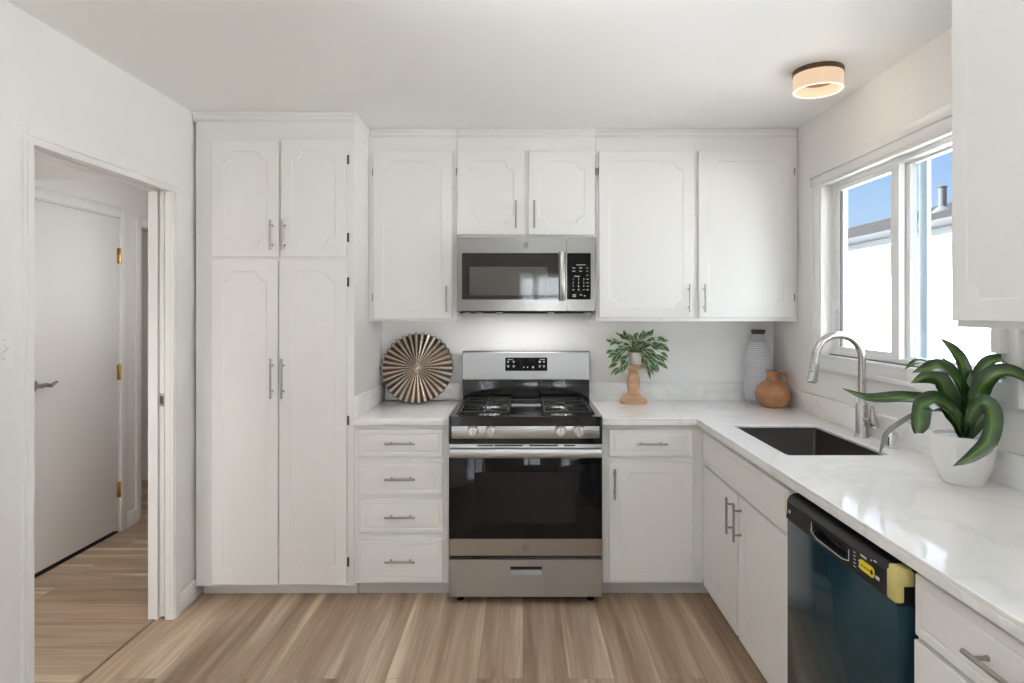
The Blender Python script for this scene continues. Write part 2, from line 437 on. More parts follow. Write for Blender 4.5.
# ------------------------------------------------------------------ helpers: meshes
class B:
    """Collects shapes (world coordinates) into one bmesh."""
    def __init__(s):
        s.bm = bmesh.new()
        s.uv = s.bm.loops.layers.uv.new('UVMap')
        s.dots = None

    def box(s, x0, x1, y0, y1, z0, z1, bev=0.0, seg=2):
        x0, x1 = min(x0, x1), max(x0, x1); y0, y1 = min(y0, y1), max(y0, y1); z0, z1 = min(z0, z1), max(z0, z1)
        r = bmesh.ops.create_cube(s.bm, size=1.0)
        vs = r['verts']
        for v in vs:
            v.co = Vector((x0 + (v.co.x + .5) * (x1 - x0), y0 + (v.co.y + .5) * (y1 - y0), z0 + (v.co.z + .5) * (z1 - z0)))
        if bev:
            es = list({e for v in vs for e in v.link_edges})
            bmesh.ops.bevel(s.bm, geom=es, offset=bev, segments=seg, affect='EDGES', profile=0.5)
        return s

    def ring_faces(s, a, b):
        n = len(a)
        for i in range(n):
            j = (i + 1) % n
            if len({a[i], a[j], b[j], b[i]}) == 4:
                s.bm.faces.new((a[i], a[j], b[j], b[i]))

    def lathe(s, center, prof, n=32, axis='Z', close=True):
        """prof: (radius, height) pairs; height runs along axis from center."""
        c = Vector(center)
        rings = []
        for r, h in prof:
            ring = []
            if r < 1e-6:
                v = s.bm.verts.new(c + ax(axis, 0, 0, h))
                ring = [v]
            else:
                for i in range(n):
                    t = 2 * PI * i / n
                    ring.append(s.bm.verts.new(c + ax(axis, r * math.cos(t), r * math.sin(t), h)))
            rings.append(ring)
        for a, b in zip(rings, rings[1:]):
            if len(a) == 1 and len(b) > 1:
                for i in range(n): s.bm.faces.new((a[0], b[i], b[(i + 1) % n]))
            elif len(b) == 1 and len(a) > 1:
                for i in range(n): s.bm.faces.new((a[i], a[(i + 1) % n], b[0]))
            elif len(a) > 1:
                s.ring_faces(a, b)
        if close:
            for ring in (rings[0], rings[-1]):
                if len(ring) > 2: s.bm.faces.new(ring)
        return s

    def tube(s, pts, rad, n=12, cap=True, squash=None):
        """A round tube along pts; rad is a number or one per point."""
        pts = [Vector(p) for p in pts]
        rads = rad if isinstance(rad, (list, tuple)) else [rad] * len(pts)
        T = []
        for i in range(len(pts)):
            a = pts[max(0, i - 1)]; b = pts[min(len(pts) - 1, i + 1)]
            T.append((b - a).normalized())
        up = Vector((0, 0, 1)) if abs(T[0].z) < 0.9 else Vector((0, 1, 0))
        U = (up - T[0] * up.dot(T[0])).normalized()
        rings = []
        for p, t, r in zip(pts, T, rads):
            U = (U - t * U.dot(t)).normalized()
            V = t.cross(U)
            rings.append([s.bm.verts.new(p + (U * math.cos(2 * PI * k / n) + V * math.sin(2 * PI * k / n)) * r) for k in range(n)])
        for a, b in zip(rings, rings[1:]): s.ring_faces(a, b)
        if cap:
            s.bm.faces.new(rings[0]); s.bm.faces.new(list(reversed(rings[-1])))
        return s

    def plate(s, o, U, V, N, outer, t, holes=(), rings=()):
        """A slab with its front face at o (local u,v; N points out). outer: polygon.
        rings: [(polygon, w), ...] the first cuts a hole in the front, the next ones step in/out, the last is filled.
        holes: polygons cut right through."""
        o = Vector(o); U = Vector(U); V = Vector(V); N = Vector(N)
        pt = lambda p, w: o + U * p[0] + V * p[1] + N * w
        mk = lambda poly, w: [s.bm.verts.new(pt(p, w)) for p in poly]
        fo = mk(outer, 0); bo = mk(outer, -t)
        s.ring_faces(bo, fo)
        inner = [mk(h, 0) for h in holes]
        innerb = [mk(h, -t) for h in holes]
        for a, b in zip(inner, innerb): s.ring_faces(a, b)
        front_h = list(inner)
        polys = [outer] + list(holes)
        rv = []
        if rings:
            rv = [mk(p, w) for p, w in rings]
            front_h = inner + [rv[0]]
            for a, b in zip(rv, rv[1:]): s.ring_faces(a, b)
            s.fill(rings[-1][0:1], [rv[-1]])
        s.fill(polys + ([rings[0][0]] if rings else []), [fo] + front_h)
        s.fill(polys, [bo] + innerb)
        return s

    def fill(s, polys, verts):
        flat = [v for l in verts for v in l]
        tris = tessellate_polygon([[Vector((p[0], p[1], 0)) for p in poly] for poly in polys])
        for t in tris:
            try: s.bm.faces.new([flat[i] for i in t])
            except ValueError: pass

    def strip(s, pts, widths, normals, thick=0.002, fold=0.25, curl=0.0):
        """A leaf: a folded ribbon along pts, with uv x across and uv y along, and a real thickness."""
        n = len(pts)
        rows = []
        for i in range(n):
            a = pts[max(0, i - 1)]; b = pts[min(n - 1, i + 1)]
            t = (b - a).normalized()
            nn = normals[i]
            w = nn.cross(t)
            w = w.normalized() if w.length > 1e-6 else Vector((1, 0, 0))
            nn = t.cross(w).normalized()
            row = []
            for k in range(5):
                u = k / 4 - 0.5
                h = fold * widths[i] * (abs(u) * 2) ** 1.5 * 0.5
                row.append(pts[i] + w * (u * widths[i]) + nn * h)
            rows.append((row, nn))
        top = [[s.bm.verts.new(p + nn * thick * .5) for p in row] for row, nn in rows]
        bot = [[s.bm.verts.new(p - nn * thick * .5) for p in row] for row, nn in rows]
        uvs = {}
        for i in range(n):
            for k in range(5):
                uvs[top[i][k]] = uvs[bot[i][k]] = (k / 4, i / (n - 1))
        fs = []
        for i in range(n - 1):
            for k in range(4):
                fs.append(s.bm.faces.new((top[i][k], top[i][k + 1], top[i + 1][k + 1], top[i + 1][k])))
                fs.append(s.bm.faces.new((bot[i][k], bot[i + 1][k], bot[i + 1][k + 1], bot[i][k + 1])))
            for k in (0, 4):
                fs.append(s.bm.faces.new((top[i][k], top[i + 1][k], bot[i + 1][k], bot[i][k])))
        for i in (0, n - 1):
            for k in range(4):
                fs.append(s.bm.faces.new((top[i][k], bot[i][k], bot[i][k + 1], top[i][k + 1])))
        for f in fs:
            for l in f.loops: l[s.uv].uv = uvs[l.vert]
        return s

    def build(s, name, m, parent=None, sharp=35, bevel=0.0):
        org = ORG.get(parent.name, Vector()) if parent else Vector()
        bmesh.ops.recalc_face_normals(s.bm, faces=s.bm.faces)
        for v in s.bm.verts: v.co -= org
        me = bpy.data.meshes.new(name)
        s.bm.to_mesh(me)
        s.bm.free()
        me.materials.append(m)
        me.polygons.foreach_set('use_smooth', [True] * len(me.polygons))
        me.set_sharp_from_angle(angle=math.radians(sharp))
        o = bpy.data.objects.new(name, me)
        COL.objects.link(o)
        if parent:
            o.parent = parent
            ORG[o.name] = org
        else:
            ORG[o.name] = Vector()
        if bevel:
            md = o.modifiers.new('edge', 'BEVEL')
            md.width = bevel; md.segments = 2; md.limit_method = 'ANGLE'; md.angle_limit = math.radians(40)
        return o

ORG = {}

def ax(axis, a, b, h):
    if axis == 'Z': return Vector((a, b, h))
    if axis == 'Y': return Vector((a, h, b))
    return Vector((h, a, b))

def thing(name, loc, label, cat, group=None):
    o = bpy.data.objects.new(name, None)
    o.empty_display_size = 0.05
    o.location = loc
    COL.objects.link(o)
    o['label'] = label; o['category'] = cat
    if group: o['group'] = group
    ORG[o.name] = Vector(loc)
    return o

def tag(o, label, cat, group=None):
    o['label'] = label; o['category'] = cat
    if group: o['group'] = group
    return o

def struct(o, label=None):
    o['kind'] = 'structure'
    if label: o['label'] = label
    return o

def rect(x0, y0, x1, y1): return [(x0, y0), (x1, y0), (x1, y1), (x0, y1)]

def rrect(x0, y0, x1, y1, r, n=5):
    out = []
    for cx, cy, a0 in ((x1 - r, y0 + r, -PI / 2), (x1 - r, y1 - r, 0), (x0 + r, y1 - r, PI / 2), (x0 + r, y0 + r, PI)):
        for k in range(n + 1):
            a = a0 + PI / 2 * k / n
            out.append((cx + r * math.cos(a), cy + r * math.sin(a)))
    return out

def notched(w, h, m, r, d, n=7):
    """The routed outline of a cabinet door: a rectangle inset by m whose corners are scooped by arcs of radius r, offset inwards by d."""
    out = []
    R = r + d
    for cx, cy, sx, sy, flip in ((m, m, 1, 1, 0), (w - m, m, -1, 1, 1), (w - m, h - m, -1, -1, 0), (m, h - m, 1, -1, 1)):
        a0 = math.asin(min(1, d / R)); a1 = PI / 2 - a0
        arc = []
        for k in range(n + 1):
            a = a0 + (a1 - a0) * k / n
            arc.append((cx + sx * R * math.cos(a), cy + sy * R * math.sin(a)))
        # walk counter-clockwise round the door: arrive on one side, leave on the other
        if not flip: arc.reverse()
        out += arc
    return out

FRONT = ((1, 0, 0), (0, 0, 1), (0, -1, 0))       # faces the camera (-y)
SIDE = ((0, -1, 0), (0, 0, 1), (-1, 0, 0))       # faces the room from the right wall (-x)

def cab_door(root, o, axes, w, h, t=0.018, routed=True, name='door'):
    U, V, N = axes
    b = B()
    e = 0.003
    if routed:
        m, r = 0.054, 0.048
        rings = [(notched(w, h, m, r, 0.0), 0.0), (notched(w, h, m, r, 0.004), -0.0018), (notched(w, h, m, r, 0.013), -0.0018), (notched(w, h, m, r, 0.030), 0.0)]
    else:
        q = lambda d: rect(d, d, w - d, h - d)
        rings = [(q(0.020), 0.0), (q(0.0225), -0.0012), (q(0.026), -0.0012), (q(0.0285), 0.0)]
    b.plate(o, U, V, N, rect(0, 0, w, h), t, rings=rings)
    return b.build(name, M['cab'], root, sharp=12, bevel=0.0022)

def bar_pull(parent, c, along, out, L=0.15, r=0.0055, stand=0.030, inset=0.027, name='handle'):
    """A straight bar pull on two posts: c is its middle on the door face."""
    c = Vector(c); a = Vector(along); n = Vector(out)
    b = B()
    mid = c + n * stand
    b.tube([mid - a * L / 2, mid - a * (L / 2 - .001), mid + a * (L / 2 - .001), mid + a * L / 2], [r * .8, r, r, r * .8], 14)
    for s in (-1, 1):
        p = c + a * s * (L / 2 - inset)
        b.tube([p, p + n * 0.003, p + n * 0.003, p + n * stand], [r * 1.05, r * 1.05, r * .8, r * .8], 10)
    return b.build(name, M['nickel'], parent)

def hinge_knuckle(parent, c, h=0.046, r=0.0045, m='iron'):
    c = Vector(c)
    b = B()
    b.lathe(c - Vector((0, 0, h / 2)), [(0, 0), (r * .7, 0.0), (r, .004), (r, h - .004), (r * .7, h), (0, h)], 10)
    b.box(c.x - .001, c.x + .0065, c.y - .001, c.y + .002, c.z - h / 2, c.z + h / 2)
    return b.build('hinge', M[m], parent)

def text_on(body, o, U, V, N, size, depth=0.0006):
    """Letters as mesh; returns (vertices, faces) added to a new B."""
    cu = bpy.data.curves.new('lettering', 'FONT')
    cu.body = body; cu.size = size; cu.align_x = 'CENTER'; cu.align_y = 'CENTER'
    ob = bpy.data.objects.new('lettering', cu)
    COL.objects.link(ob)
    dg = bpy.context.evaluated_depsgraph_get()
    me = bpy.data.meshes.new_from_object(ob.evaluated_get(dg))
    o = Vector(o); U = Vector(U); V = Vector(V); N = Vector(N)
    vs = [o + U * v.co.x + V * v.co.y + N * depth for v in me.vertices]
    fs = [tuple(p.vertices) for p in me.polygons]
    bpy.data.objects.remove(ob); bpy.data.curves.remove(cu); bpy.data.meshes.remove(me)
    return vs, fs

def add_text(b, body, o, axes, size, depth=0.0006):
    vs, fs = text_on(body, o, *axes, size, depth)
    bv = [b.bm.verts.new(v) for v in vs]
    for f in fs:
        try: b.bm.faces.new([bv[i] for i in f])
        except ValueError: pass

def bez(pts, n=24):
    """Catmull-Rom through pts."""
    pts = [Vector(p) for p in pts]
    q = [pts[0] * 2 - pts[1]] + pts + [pts[-1] * 2 - pts[-2]]
    out = []
    seg = len(pts) - 1
    for i in range(n):
        t = i / (n - 1) * seg
        k = min(int(t), seg - 1); f = t - k
        a, b_, c, d = q[k], q[k + 1], q[k + 2], q[k + 3]
        out.append(0.5 * ((2 * b_) + (c - a) * f + (2 * a - 5 * b_ + 4 * c - d) * f * f + (3 * b_ - a - 3 * c + d) * f ** 3))
    return out

# ------------------------------------------------------------------ the room's measures
XL, XR, YB, YF, ZC = -1.650, 1.499, 3.706, -3.2, 2.440
YU = 3.385      # front of the wall cabinets' frames
YBASE = 3.098   # front of the base and tall cabinets' frames
CT = 0.915      # counter top
HXL, HXR = -2.640, -1.754   # hall between its two walls

# ------------------------------------------------------------------ structure
struct(B().box(-1.735, XR + .10, YF - .1, YB + .1, -0.10, 0.0).build('floor', M['floor']), 'light oak plank floor of the kitchen')
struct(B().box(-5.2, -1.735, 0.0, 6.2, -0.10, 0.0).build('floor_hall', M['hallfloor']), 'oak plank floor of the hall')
struct(B().box(XL - .12, XR + .12, YF - .1, YB + .12, ZC, ZC + .15).build('ceiling', M['ceiling']), 'white kitchen ceiling')
struct(B().box(-5.2, XL - .12, 0.0, 6.2, ZC, ZC + .15).build('ceiling_hall', M['ceiling']), 'white hall ceiling')
# dropped soffit over the near half of the hall, seen through the doorway
b = B(); b.box(HXL, HXR, 1.6, 3.165, 2.118, ZC)
struct(b.build('ceiling_soffit', M['ceiling']), 'dropped soffit across the hall')
struct(B().box(XL - .12, XR + .12, YB, YB + .12, 0, ZC).build('wall_back', M['splash']), 'white back wall')

D0, D1, DH = 2.078, 2.905, 2.030       # doorway in the left wall
b = B()
b.box(HXR, XL, YF - .1, -2.5, 0, ZC); b.box(HXR, XL, -2.5, -.5, 2.1, ZC); b.box(HXR, XL, -.5, D0, 0, ZC); b.box(HXR, XL, 3.66, YB + .12, 0, ZC); b.box(HXR, -1.712, D1 + .017, 3.66, 0, ZC); b.box(-1.676, XL, D1 + .017, 3.66, 0, ZC); b.box(-1.712, -1.676, D1 + .017, 3.66, 2.03, ZC); b.box(HXR, XL, D0, D1 + .017, DH, ZC)
struct(b.build('wall_left', M['wall']), 'white left wall with doorway')

W0, W1, WZ0, WZ1 = 1.922, 3.100, 1.226, 2.078   # kitchen window
XO = XR + .125
b = B()
b.box(XR, XO, YF - .1, -2.6, 0, ZC); b.box(XR, XO, -2.6, -.4, 0, .85); b.box(XR, XO, -2.6, -.4, 2.15, ZC); b.box(XR, XO, -.4, W0, 0, ZC); b.box(XR, XO, W1, YB + .12, 0, ZC)
b.box(XR, XO, W0, W1, 0, WZ0); b.box(XR, XO, W0, W1, WZ1, ZC)
struct(b.build('wall_right', M['wall']), 'white right wall with window')

b = B()   # wall behind the camera with a window; side openings of the dining end added for light
b.box(XL, -.08, YF - .12, YF, 0, ZC); b.box(.74, XR, YF - .12, YF, 0, ZC)
b.box(-.08, .74, YF - .12, YF, 2.02, ZC); b.box(-.08, .74, YF - .12, YF, 0, 1.0)
struct(b.build('wall_front', M['greige']), 'unseen dining end wall in dark greige')  # unseen wall, darkened to dim its reflection in the steel
def framed(name, axis, u0, u1, z0, z1, p, label, bars=(), hbars=()):
    """A glazed frame in the plane x = p or y = p."""
    b = B(); f = .06
    def bx(a0, a1, c0, c1, q=.025):
        if axis == 'x': b.box(p - q, p + q, a0, a1, c0, c1, .003)
        else: b.box(a0, a1, p - q, p + q, c0, c1, .003)
    bx(u0, u1, z0, z0 + f); bx(u0, u1, z1 - f, z1); bx(u0, u0 + f, z0 + f, z1 - f); bx(u1 - f, u1, z0 + f, z1 - f)
    for m in bars: bx(m - .035, m + .035, z0 + f, z1 - f)
    for h in hbars: bx(u0 + f, u1 - f, h - .02, h + .02, .02)
    o = struct(b.build(name, M['vinyl']), label)
    b = B()
    if axis == 'x': b.box(p - .003, p + .003, u0 + f, u1 - f, z0 + f, z1 - f)
    else: b.box(u0 + f, u1 - f, p - .003, p + .003, z0 + f, z1 - f)
    b.build('pane', M['glass'], o)
framed('window_2', 'y', -.08, .74, 1.0, 2.02, YF - .06, 'dining end window', (.20,), (1.66,))
framed('added_side_window', 'x', -2.6, -.4, .85, 2.15, XR + .06, 'added unseen dining side window', (-1.5,))  # unseen opening added to let in side light
framed('added_glass_door', 'x', -2.5, -.5, 0.0, 2.10, XL - .06, 'added unseen sliding glass door of the dining end', (-1.5,))  # unseen glass door added to even out the light

# hall walls
HO0, HO1 = 4.270, 5.05
b = B()
HD0, HD1 = 3.275, 4.045
b.box(HXL - .11, HXL, 0.0, HD0 - .02, 0, ZC); b.box(HXL - .11, HXL, HD1 + .02, HO0, 0, ZC); b.box(HXL - .11, HXL, HO1, 6.2, 0, ZC)
b.box(HXL - .11, HXL, HD0 - .02, HD1 + .02, 2.065, ZC); b.box(HXL - .11, HXL, HO0, HO1, 2.02, ZC)
struct(b.build('wall_hall', M['wall']), 'white hall wall with two doorways')
struct(B().box(HXL, HXR, 5.6, 5.7, 0, ZC).build('wall_hall_end', M['wall']))
struct(B().box(HXL, HXR, -0.1, 0.0, 0, ZC).build('wall_hall_start', M['wall']))
struct(B().box(-5.2, HXL - .11, 5.30, 5.42, 0, ZC).build('wall_bedroom', M['wall']), 'grey bedroom wall beyond the hall')
struct(B().box(-5.2, -5.1, 0.0, 5.30, 0, ZC).build('wall_bedroom_side', M['wall']))
struct(B().box(-5.2, HXL - .11, 0.0, .1, 0, ZC).build('wall_bedroom_near', M['wall']))
struct(B().box(HXR, XL - .0, YB + .12, 6.2, 0, ZC).build('wall_hall_right', M['wall']))
struct(B().box(-5.1, HXL - .11, 5.28, 5.30, 0, .095, .003).build('baseboard_bedroom', M['trim']))
struct(B().box(HXL, HXL + .014, HD1 + .075, HO0 - .005, 0, .10, .003).build('baseboard_hall', M['trim']))
struct(B().box(XL, XL + .014, 2.962, YBASE + .02, 0, .10, .004).build('baseboard_left', M['trim']), 'white baseboard between doorway and tall cabinet')
struct(B().box(XL, XL + .014, -.5, 2.036, 0, .10, .004).build('baseboard_entry', M['trim']))

# casing of the kitchen doorway (trim_1) and the pocket door
b = B()
K = 0.018
for y0, y1 in ((2.036, 2.078), (2.905, 2.962)):
    b.box(XL, XL + .0125, y0, y1, 0, 2.005)
    b.box(XL + .0125, XL + .018, y0 + .010, y1 - .014, 0, 2.005)
b.box(XL, XL + .0125, 2.036, 2.962, 2.005, 2.075)
b.box(XL + .0125, XL + .018, 2.046, 2.952, 2.030, 2.064)
# jambs: two boards a side with the slot of the pocket door between them
for x0, x1 in ((-1.676, XL), (-1.756, -1.712)):
    b.box(x0, x1, 2.903, 2.921, 0, 2.005)
    b.box(x0, x1, 2.079, 2.921, 2.005, 2.029)
b.box(HXR, XL, 2.079, 2.088, 0, 2.005)
struct(b.build('trim_1', M['trim']), 'white stepped casing round the pocket doorway')
pd = struct(B().box(-1.7055, -1.6825, 2.909, 3.60, .012, 2.02, .002).build('door_1', M['door']), 'white pocket door slid into the wall')
B().box(-1.704, -1.684, 2.9065, 2.911, 1.0, 1.06, .001).build('latch', M['nickel'], pd)
B().box(-1.701, -1.689, 2.9055, 2.909, 1.012, 1.048).build('latch_slot', M['iron'], pd)
struct(B().box(-1.745, -1.725, D0, 2.905, 0, .004, .001).build('trim_2', M['strip']), 'wood threshold strip in the doorway')
struct(B().box(-1.724, -1.721, D0, 2.905, 0, .002).build('trim_3', M['track']), 'dark joint line beside the threshold strip')

# hall door, hung on brass hinges
hd = struct(B().box(HXL - .035, HXL, HD0, HD1, .022, 2.048, .002).build('door_2', M['door']), 'flat white slab door in the hall')
b = B()
b.box(HXL - .06, HXL - .036, HD0 - .02, HD1 + .02, 0, 2.065); b.box(HXL - .11, HXL + .001, HD0 - .02, HD0 - .003, 0, 2.065); b.box(HXL - .11, HXL + .001, HD1 + .003, HD1 + .02, 0, 2.065); b.box(HXL - .11, HXL + .001, HD0 - .02, HD1 + .02, 2.051, 2.065)
struct(b.build('trim_4', M['trim']), 'white jamb of the hall door')
b = B()
b.box(HXL, HXL + .014, HD1 + .012, HD1 + .072, 0, 2.118, .004); b.box(HXL, HXL + .014, HD0 - .07, HD1 + .012, 2.058, 2.118, .004); b.box(HXL, HXL + .014, HD0 - .07, HD0 - .012, 0, 2.06, .004)
struct(b.build('trim_5', M['trim']), 'flat white casing round the hall door')
b = B()
b.box(HXL, HXL + .016, HO0 - .058, HO0, 0, 2.085, .004); b.box(HXL, HXL + .016, HO0, HO1, 2.02, 2.085, .004); b.box(HXL, HXL + .016, HO1, HO1 + .058, 0, 2.085, .004)
struct(b.build('trim_6', M['trim']), 'white casing of the bedroom doorway')
struct(B().box(HXL - .035, HXL + .002, HD0, HD1, 0, .006).build('gap_shade_strip', M['darkslot']), 'dark strip painting the shade under the hall door')  # shade of the gap painted as a dark strip
for z in (1.803, 1.044, .278):
    b = B()
    b.lathe((HXL + .007, HD1 + .006, z - .05), [(0, 0), (.005, 0), (.0065, .004), (.0065, .096), (.005, .1), (0, .104)], 12)
    b.box(HXL, HXL + .003, HD1 - .016, HD1 + .020, z - .05, z + .05, .001)
    o = b.build('hinge', M['brass'], hd); o['label'] = 'brass butt hinge'
hy, hz = HD0 + .062, 1.040
b = B()
b.lathe((HXL, hy, hz), [(0, 0), (.031, 0), (.031, .006), (.026, .010), (.013, .012), (.011, .052), (0, .052)], 24, 'X')
b.tube(bez([(HXL + .05, hy - .006, hz), (HXL + .052, hy + .03, hz + .004), (HXL + .055, hy + .06, hz - .004), (HXL + .055, hy + .085, hz + .008), (HXL + .053, hy + .110, hz + .012)], 16), [.011] * 6 + [.010] * 5 + [.008] * 4 + [.005], 12)
o = b.build('door_handle', M['nickel'], hd); o['label'] = 'satin nickel lever handle'

# ------------------------------------------------------------------ kitchen window
win = struct(B().box(XR + .045, XR + .115, W0, W1, WZ1 - .022, WZ1).box(XR + .045, XR + .115, W0, W1, WZ0, WZ0 + .022)
             .box(XR + .045, XR + .076, W1 - .030, W1, WZ0 + .022, WZ1 - .022).box(XR + .045, XR + .115, W0, W0 + .030, WZ0 + .022, WZ1 - .022).build('window_1', M['vinyl']), 'white sliding kitchen window over the sink')
b = B()   # the sliding sash on the far half
sx0, sx1 = XR + .048, XR + .074
ys0, ys1 = 2.552, 3.068
b.box(sx0, sx1, ys0, ys0 + .055, WZ0 + .0225, WZ1 - .0225); b.box(sx0, sx1, ys1 - .035, ys1, WZ0 + .0225, WZ1 - .0225)
b.box(sx0 + .002, sx1 - .002, ys0 + .055, ys1 - .035, WZ0 + .0225, WZ0 + .046); b.box(sx0 + .002, sx1 - .002, ys0 + .055, ys1 - .035, WZ1 - .045, WZ1 - .0225)
sash = b.build('sash', M['vinyl'], win)
B().box(sx0 + .010, sx0 + .014, ys0 + .05, ys1 - .03, WZ0 + .04, WZ1 - .04).build('pane', M['glass'], sash)
B().box(sx0 + .004, sx0 + .016, ys1 - .041, ys1 - .034, WZ0 + .045, WZ1 - .045).build('gasket', M['track'], sash)
B().box(sx0 - .010, sx0 + .002, ys1 - .022, ys1 - .008, 1.452, 1.497, .003).build('latch', M['vinyl'], sash)
b = B()   # the fixed sash on the near half, one track further out
fx0, fx1 = XR + .080, XR + .108
b.box(fx0, fx1, 2.528, 2.600, WZ0 + .0225, WZ1 - .0225); b.box(fx0, fx1, W0 + .0305, W0 + .06, WZ0 + .0225, WZ1 - .0225)
b.box(fx0 + .002, fx1 - .002, W0 + .06, 2.528, WZ0 + .0225, WZ0 + .032); b.box(fx0 + .002, fx1 - .002, W0 + .06, 2.528, WZ1 - .032, WZ1 - .0225)
fs_ = b.build('fixed_sash', M['vinyl'], win)
B().box(fx0 + .010, fx0 + .014, W0 + .05, 2.56, WZ0 + .025, WZ1 - .02).build('pane', M['glass'], fs_)
B().box(fx1 + .008, fx1 + .024, 2.478, 2.530, WZ0 + .002, WZ1 - .002).build('sky_tint_strip', M['skytint'], win)
b = B()
b.box(XR + .030, XR + .0455, W0 + .008, W1 - .002, WZ0 + .0005, WZ0 + .006)
b.build('track', M['track'], win)
# interior casing
b = B()
cxf = XR - .018
b.box(cxf, XR, W1 + .006, 3.182, WZ0 - .07, WZ1, .004); b.box(cxf - .006, XR, 3.150, 3.184, WZ0 - .07, WZ1, .004)   # far side
b.box(cxf, XR, W0 - .075, W0, WZ0 - .07, WZ1, .004); b.box(cxf - .006, XR, W0 - .077, W0 - .045, WZ0 - .07, WZ1, .004)
b.box(cxf - .006, XR, W0 - .078, 3.186, WZ1, 2.128, .003); b.box(cxf - .014, XR, W0 - .080, 3.190, 2.120, 2.162, .003); b.box(cxf - .003, XR, W0 - .03, W1 + .03, WZ1 - .012, WZ1 + .012, .003)
b.box(cxf - .002, XR, W0 - .075, 3.182, WZ0 - .072, WZ0 + .002, .003); b.box(cxf - .005, XR, W0 - .074, 3.181, WZ0 - .0722, WZ0 - .050, .003); b.box(cxf - .004, XR + .03, W0, W1, WZ0 - .012, WZ0 + .002, .002)
b.box(XR - .012, XR + .045, W1 - .004, W1 + .0055, WZ0 + .0025, WZ1 - .0125)
cas = b.build('casing', M['trim'], win)
B().box(XR - .045, XR - .018, W0 - .032, W0 + .008, 1.318, WZ1, .003).build('side_stop', M['trim'], cas)

# ------------------------------------------------------------------ outside: the neighbour's house and the yard
struct(B().box(XO + .01, 30, -20, 40, -.5, -.4).build('ground', M['concrete']), 'concrete side yard')
struct(B().box(-4, 5, -7.2, -7.0, -.5, 3.4).build('reflection_wall', M['stucco']), 'added unseen white wall for the window reflection')  # unseen wall added as a bright surface for the microwave to reflect
nb = thing('neighbour_house', (4.1, 8, -.4), 'white sunlit house with grey shingle roof seen through the sink window', 'house')
B().box(4.1, 8.5, -6, 22, -.4, 2.30).build('wall', M['stucco'], nb)
b = B()
b.plate((3.78, -6.4, 2.275), (0, 1, 0), (.957, 0, .29), (-.29, 0, .957), rect(0, 0, 29, 2.35), .06)
b.plate((8.27, -6.4, 2.275), (0, 1, 0), (-.957, 0, .29), (.29, 0, .957), rect(0, 0, 29, 2.35), .06)
b.build('roof', M['shingle'], nb)
B().box(3.80, 3.86, -6.4, 22.4, 2.130, 2.212).build('fascia', M['fascia'], nb)
B().box(3.70, 3.80, -6.4, 22.4, 2.195, 2.262, .012).build('gutter', M['gutter'], nb)
b = B()
b.lathe((4.85, 7.17, 2.55), [(.045, 0), (.045, .31), (.052, .315), (.052, .325), (0, .325)], 16)
vp = b.build('vent_pipe', M['pipe'], nb)
B().lathe((4.85, 7.17, 2.53), [(.16, 0), (.075, .09), (.05, .11)], 20).build('flashing', M['gutter'], vp)

struct(B().box(-4.6, XL - .125, -3.0, -.08, 2.30, 2.40).build('sun_shield', M['stucco']), 'added unseen slab shielding the glass door from sun')  # unseen slab added to keep the sun out of the dining end

# ------------------------------------------------------------------ tall pantry cabinet
PX1 = -0.843
G_TALL, G_WALL, G_BASE = None, 'white cabinets hung on the wall', 'white base cabinets under the counter'
tall = thing('tall_cabinet', (-1.24, 3.40, 0), 'tall white pantry cabinet with four doors beside the hall doorway', 'cabinet')
b = B()
b.box(XL + .016, PX1, YBASE, YB - .002, .070, 2.43); b.box(XL + .016, PX1 - .004, YBASE + .075, YB - .002, 0.0, .070)
b.build('body', M['cab'], tall, bevel=.0015)
def crown(b, x0, x1, yf, side=None):
    for (z0, z1, p) in ((2.390, 2.402, .004), (2.402, 2.424, .008), (2.424, 2.439, .013)):
        b.box(x0, x1 + (p if side else 0), yf - p, yf + .02, z0, z1, .003)
        if side: b.box(x1 - .02, x1 + p, yf, side, z0, z1, .003)
b = B(); crown(b, XL + .002, PX1, YBASE, YU - .012); b.build('crown_moulding', M['cab'], tall)
DT = .018
def front_door(root, x0, x1, z0, z1, yfr, routed=True, name='door'):
    return cab_door(root, (x0, yfr - DT, z0), FRONT, x1 - x0, z1 - z0, DT - .0005, routed, name)
yd = YBASE - DT
V_, H_, OUT_ = (0, 0, 1), (1, 0, 0), (0, -1, 0)
d = front_door(tall, -1.550, -1.2145, 1.714, 2.295, YBASE); bar_pull(d, (X(271, 3.06), yd, 1.821), V_, OUT_)
d = front_door(tall, -1.2025, -.877, 1.714, 2.295, YBASE); bar_pull(d, (X(283.2, 3.06), yd, 1.821), V_, OUT_)
for z in (2.200, 1.812): hinge_knuckle(d, (-.873, yd + .010, z))
d = front_door(tall, -1.550, -1.2185, .0845, 1.696, YBASE); bar_pull(d, (X(271, 3.06), yd, 1.112), V_, OUT_, .198, inset=.035)
d = front_door(tall, -1.2105, -.877, .0845, 1.696, YBASE); bar_pull(d, (X(282, 3.06), yd, 1.112), V_, OUT_, .198, inset=.035)
for z in (1.590, .900, .195): hinge_knuckle(d, (-.873, yd + .010, z))

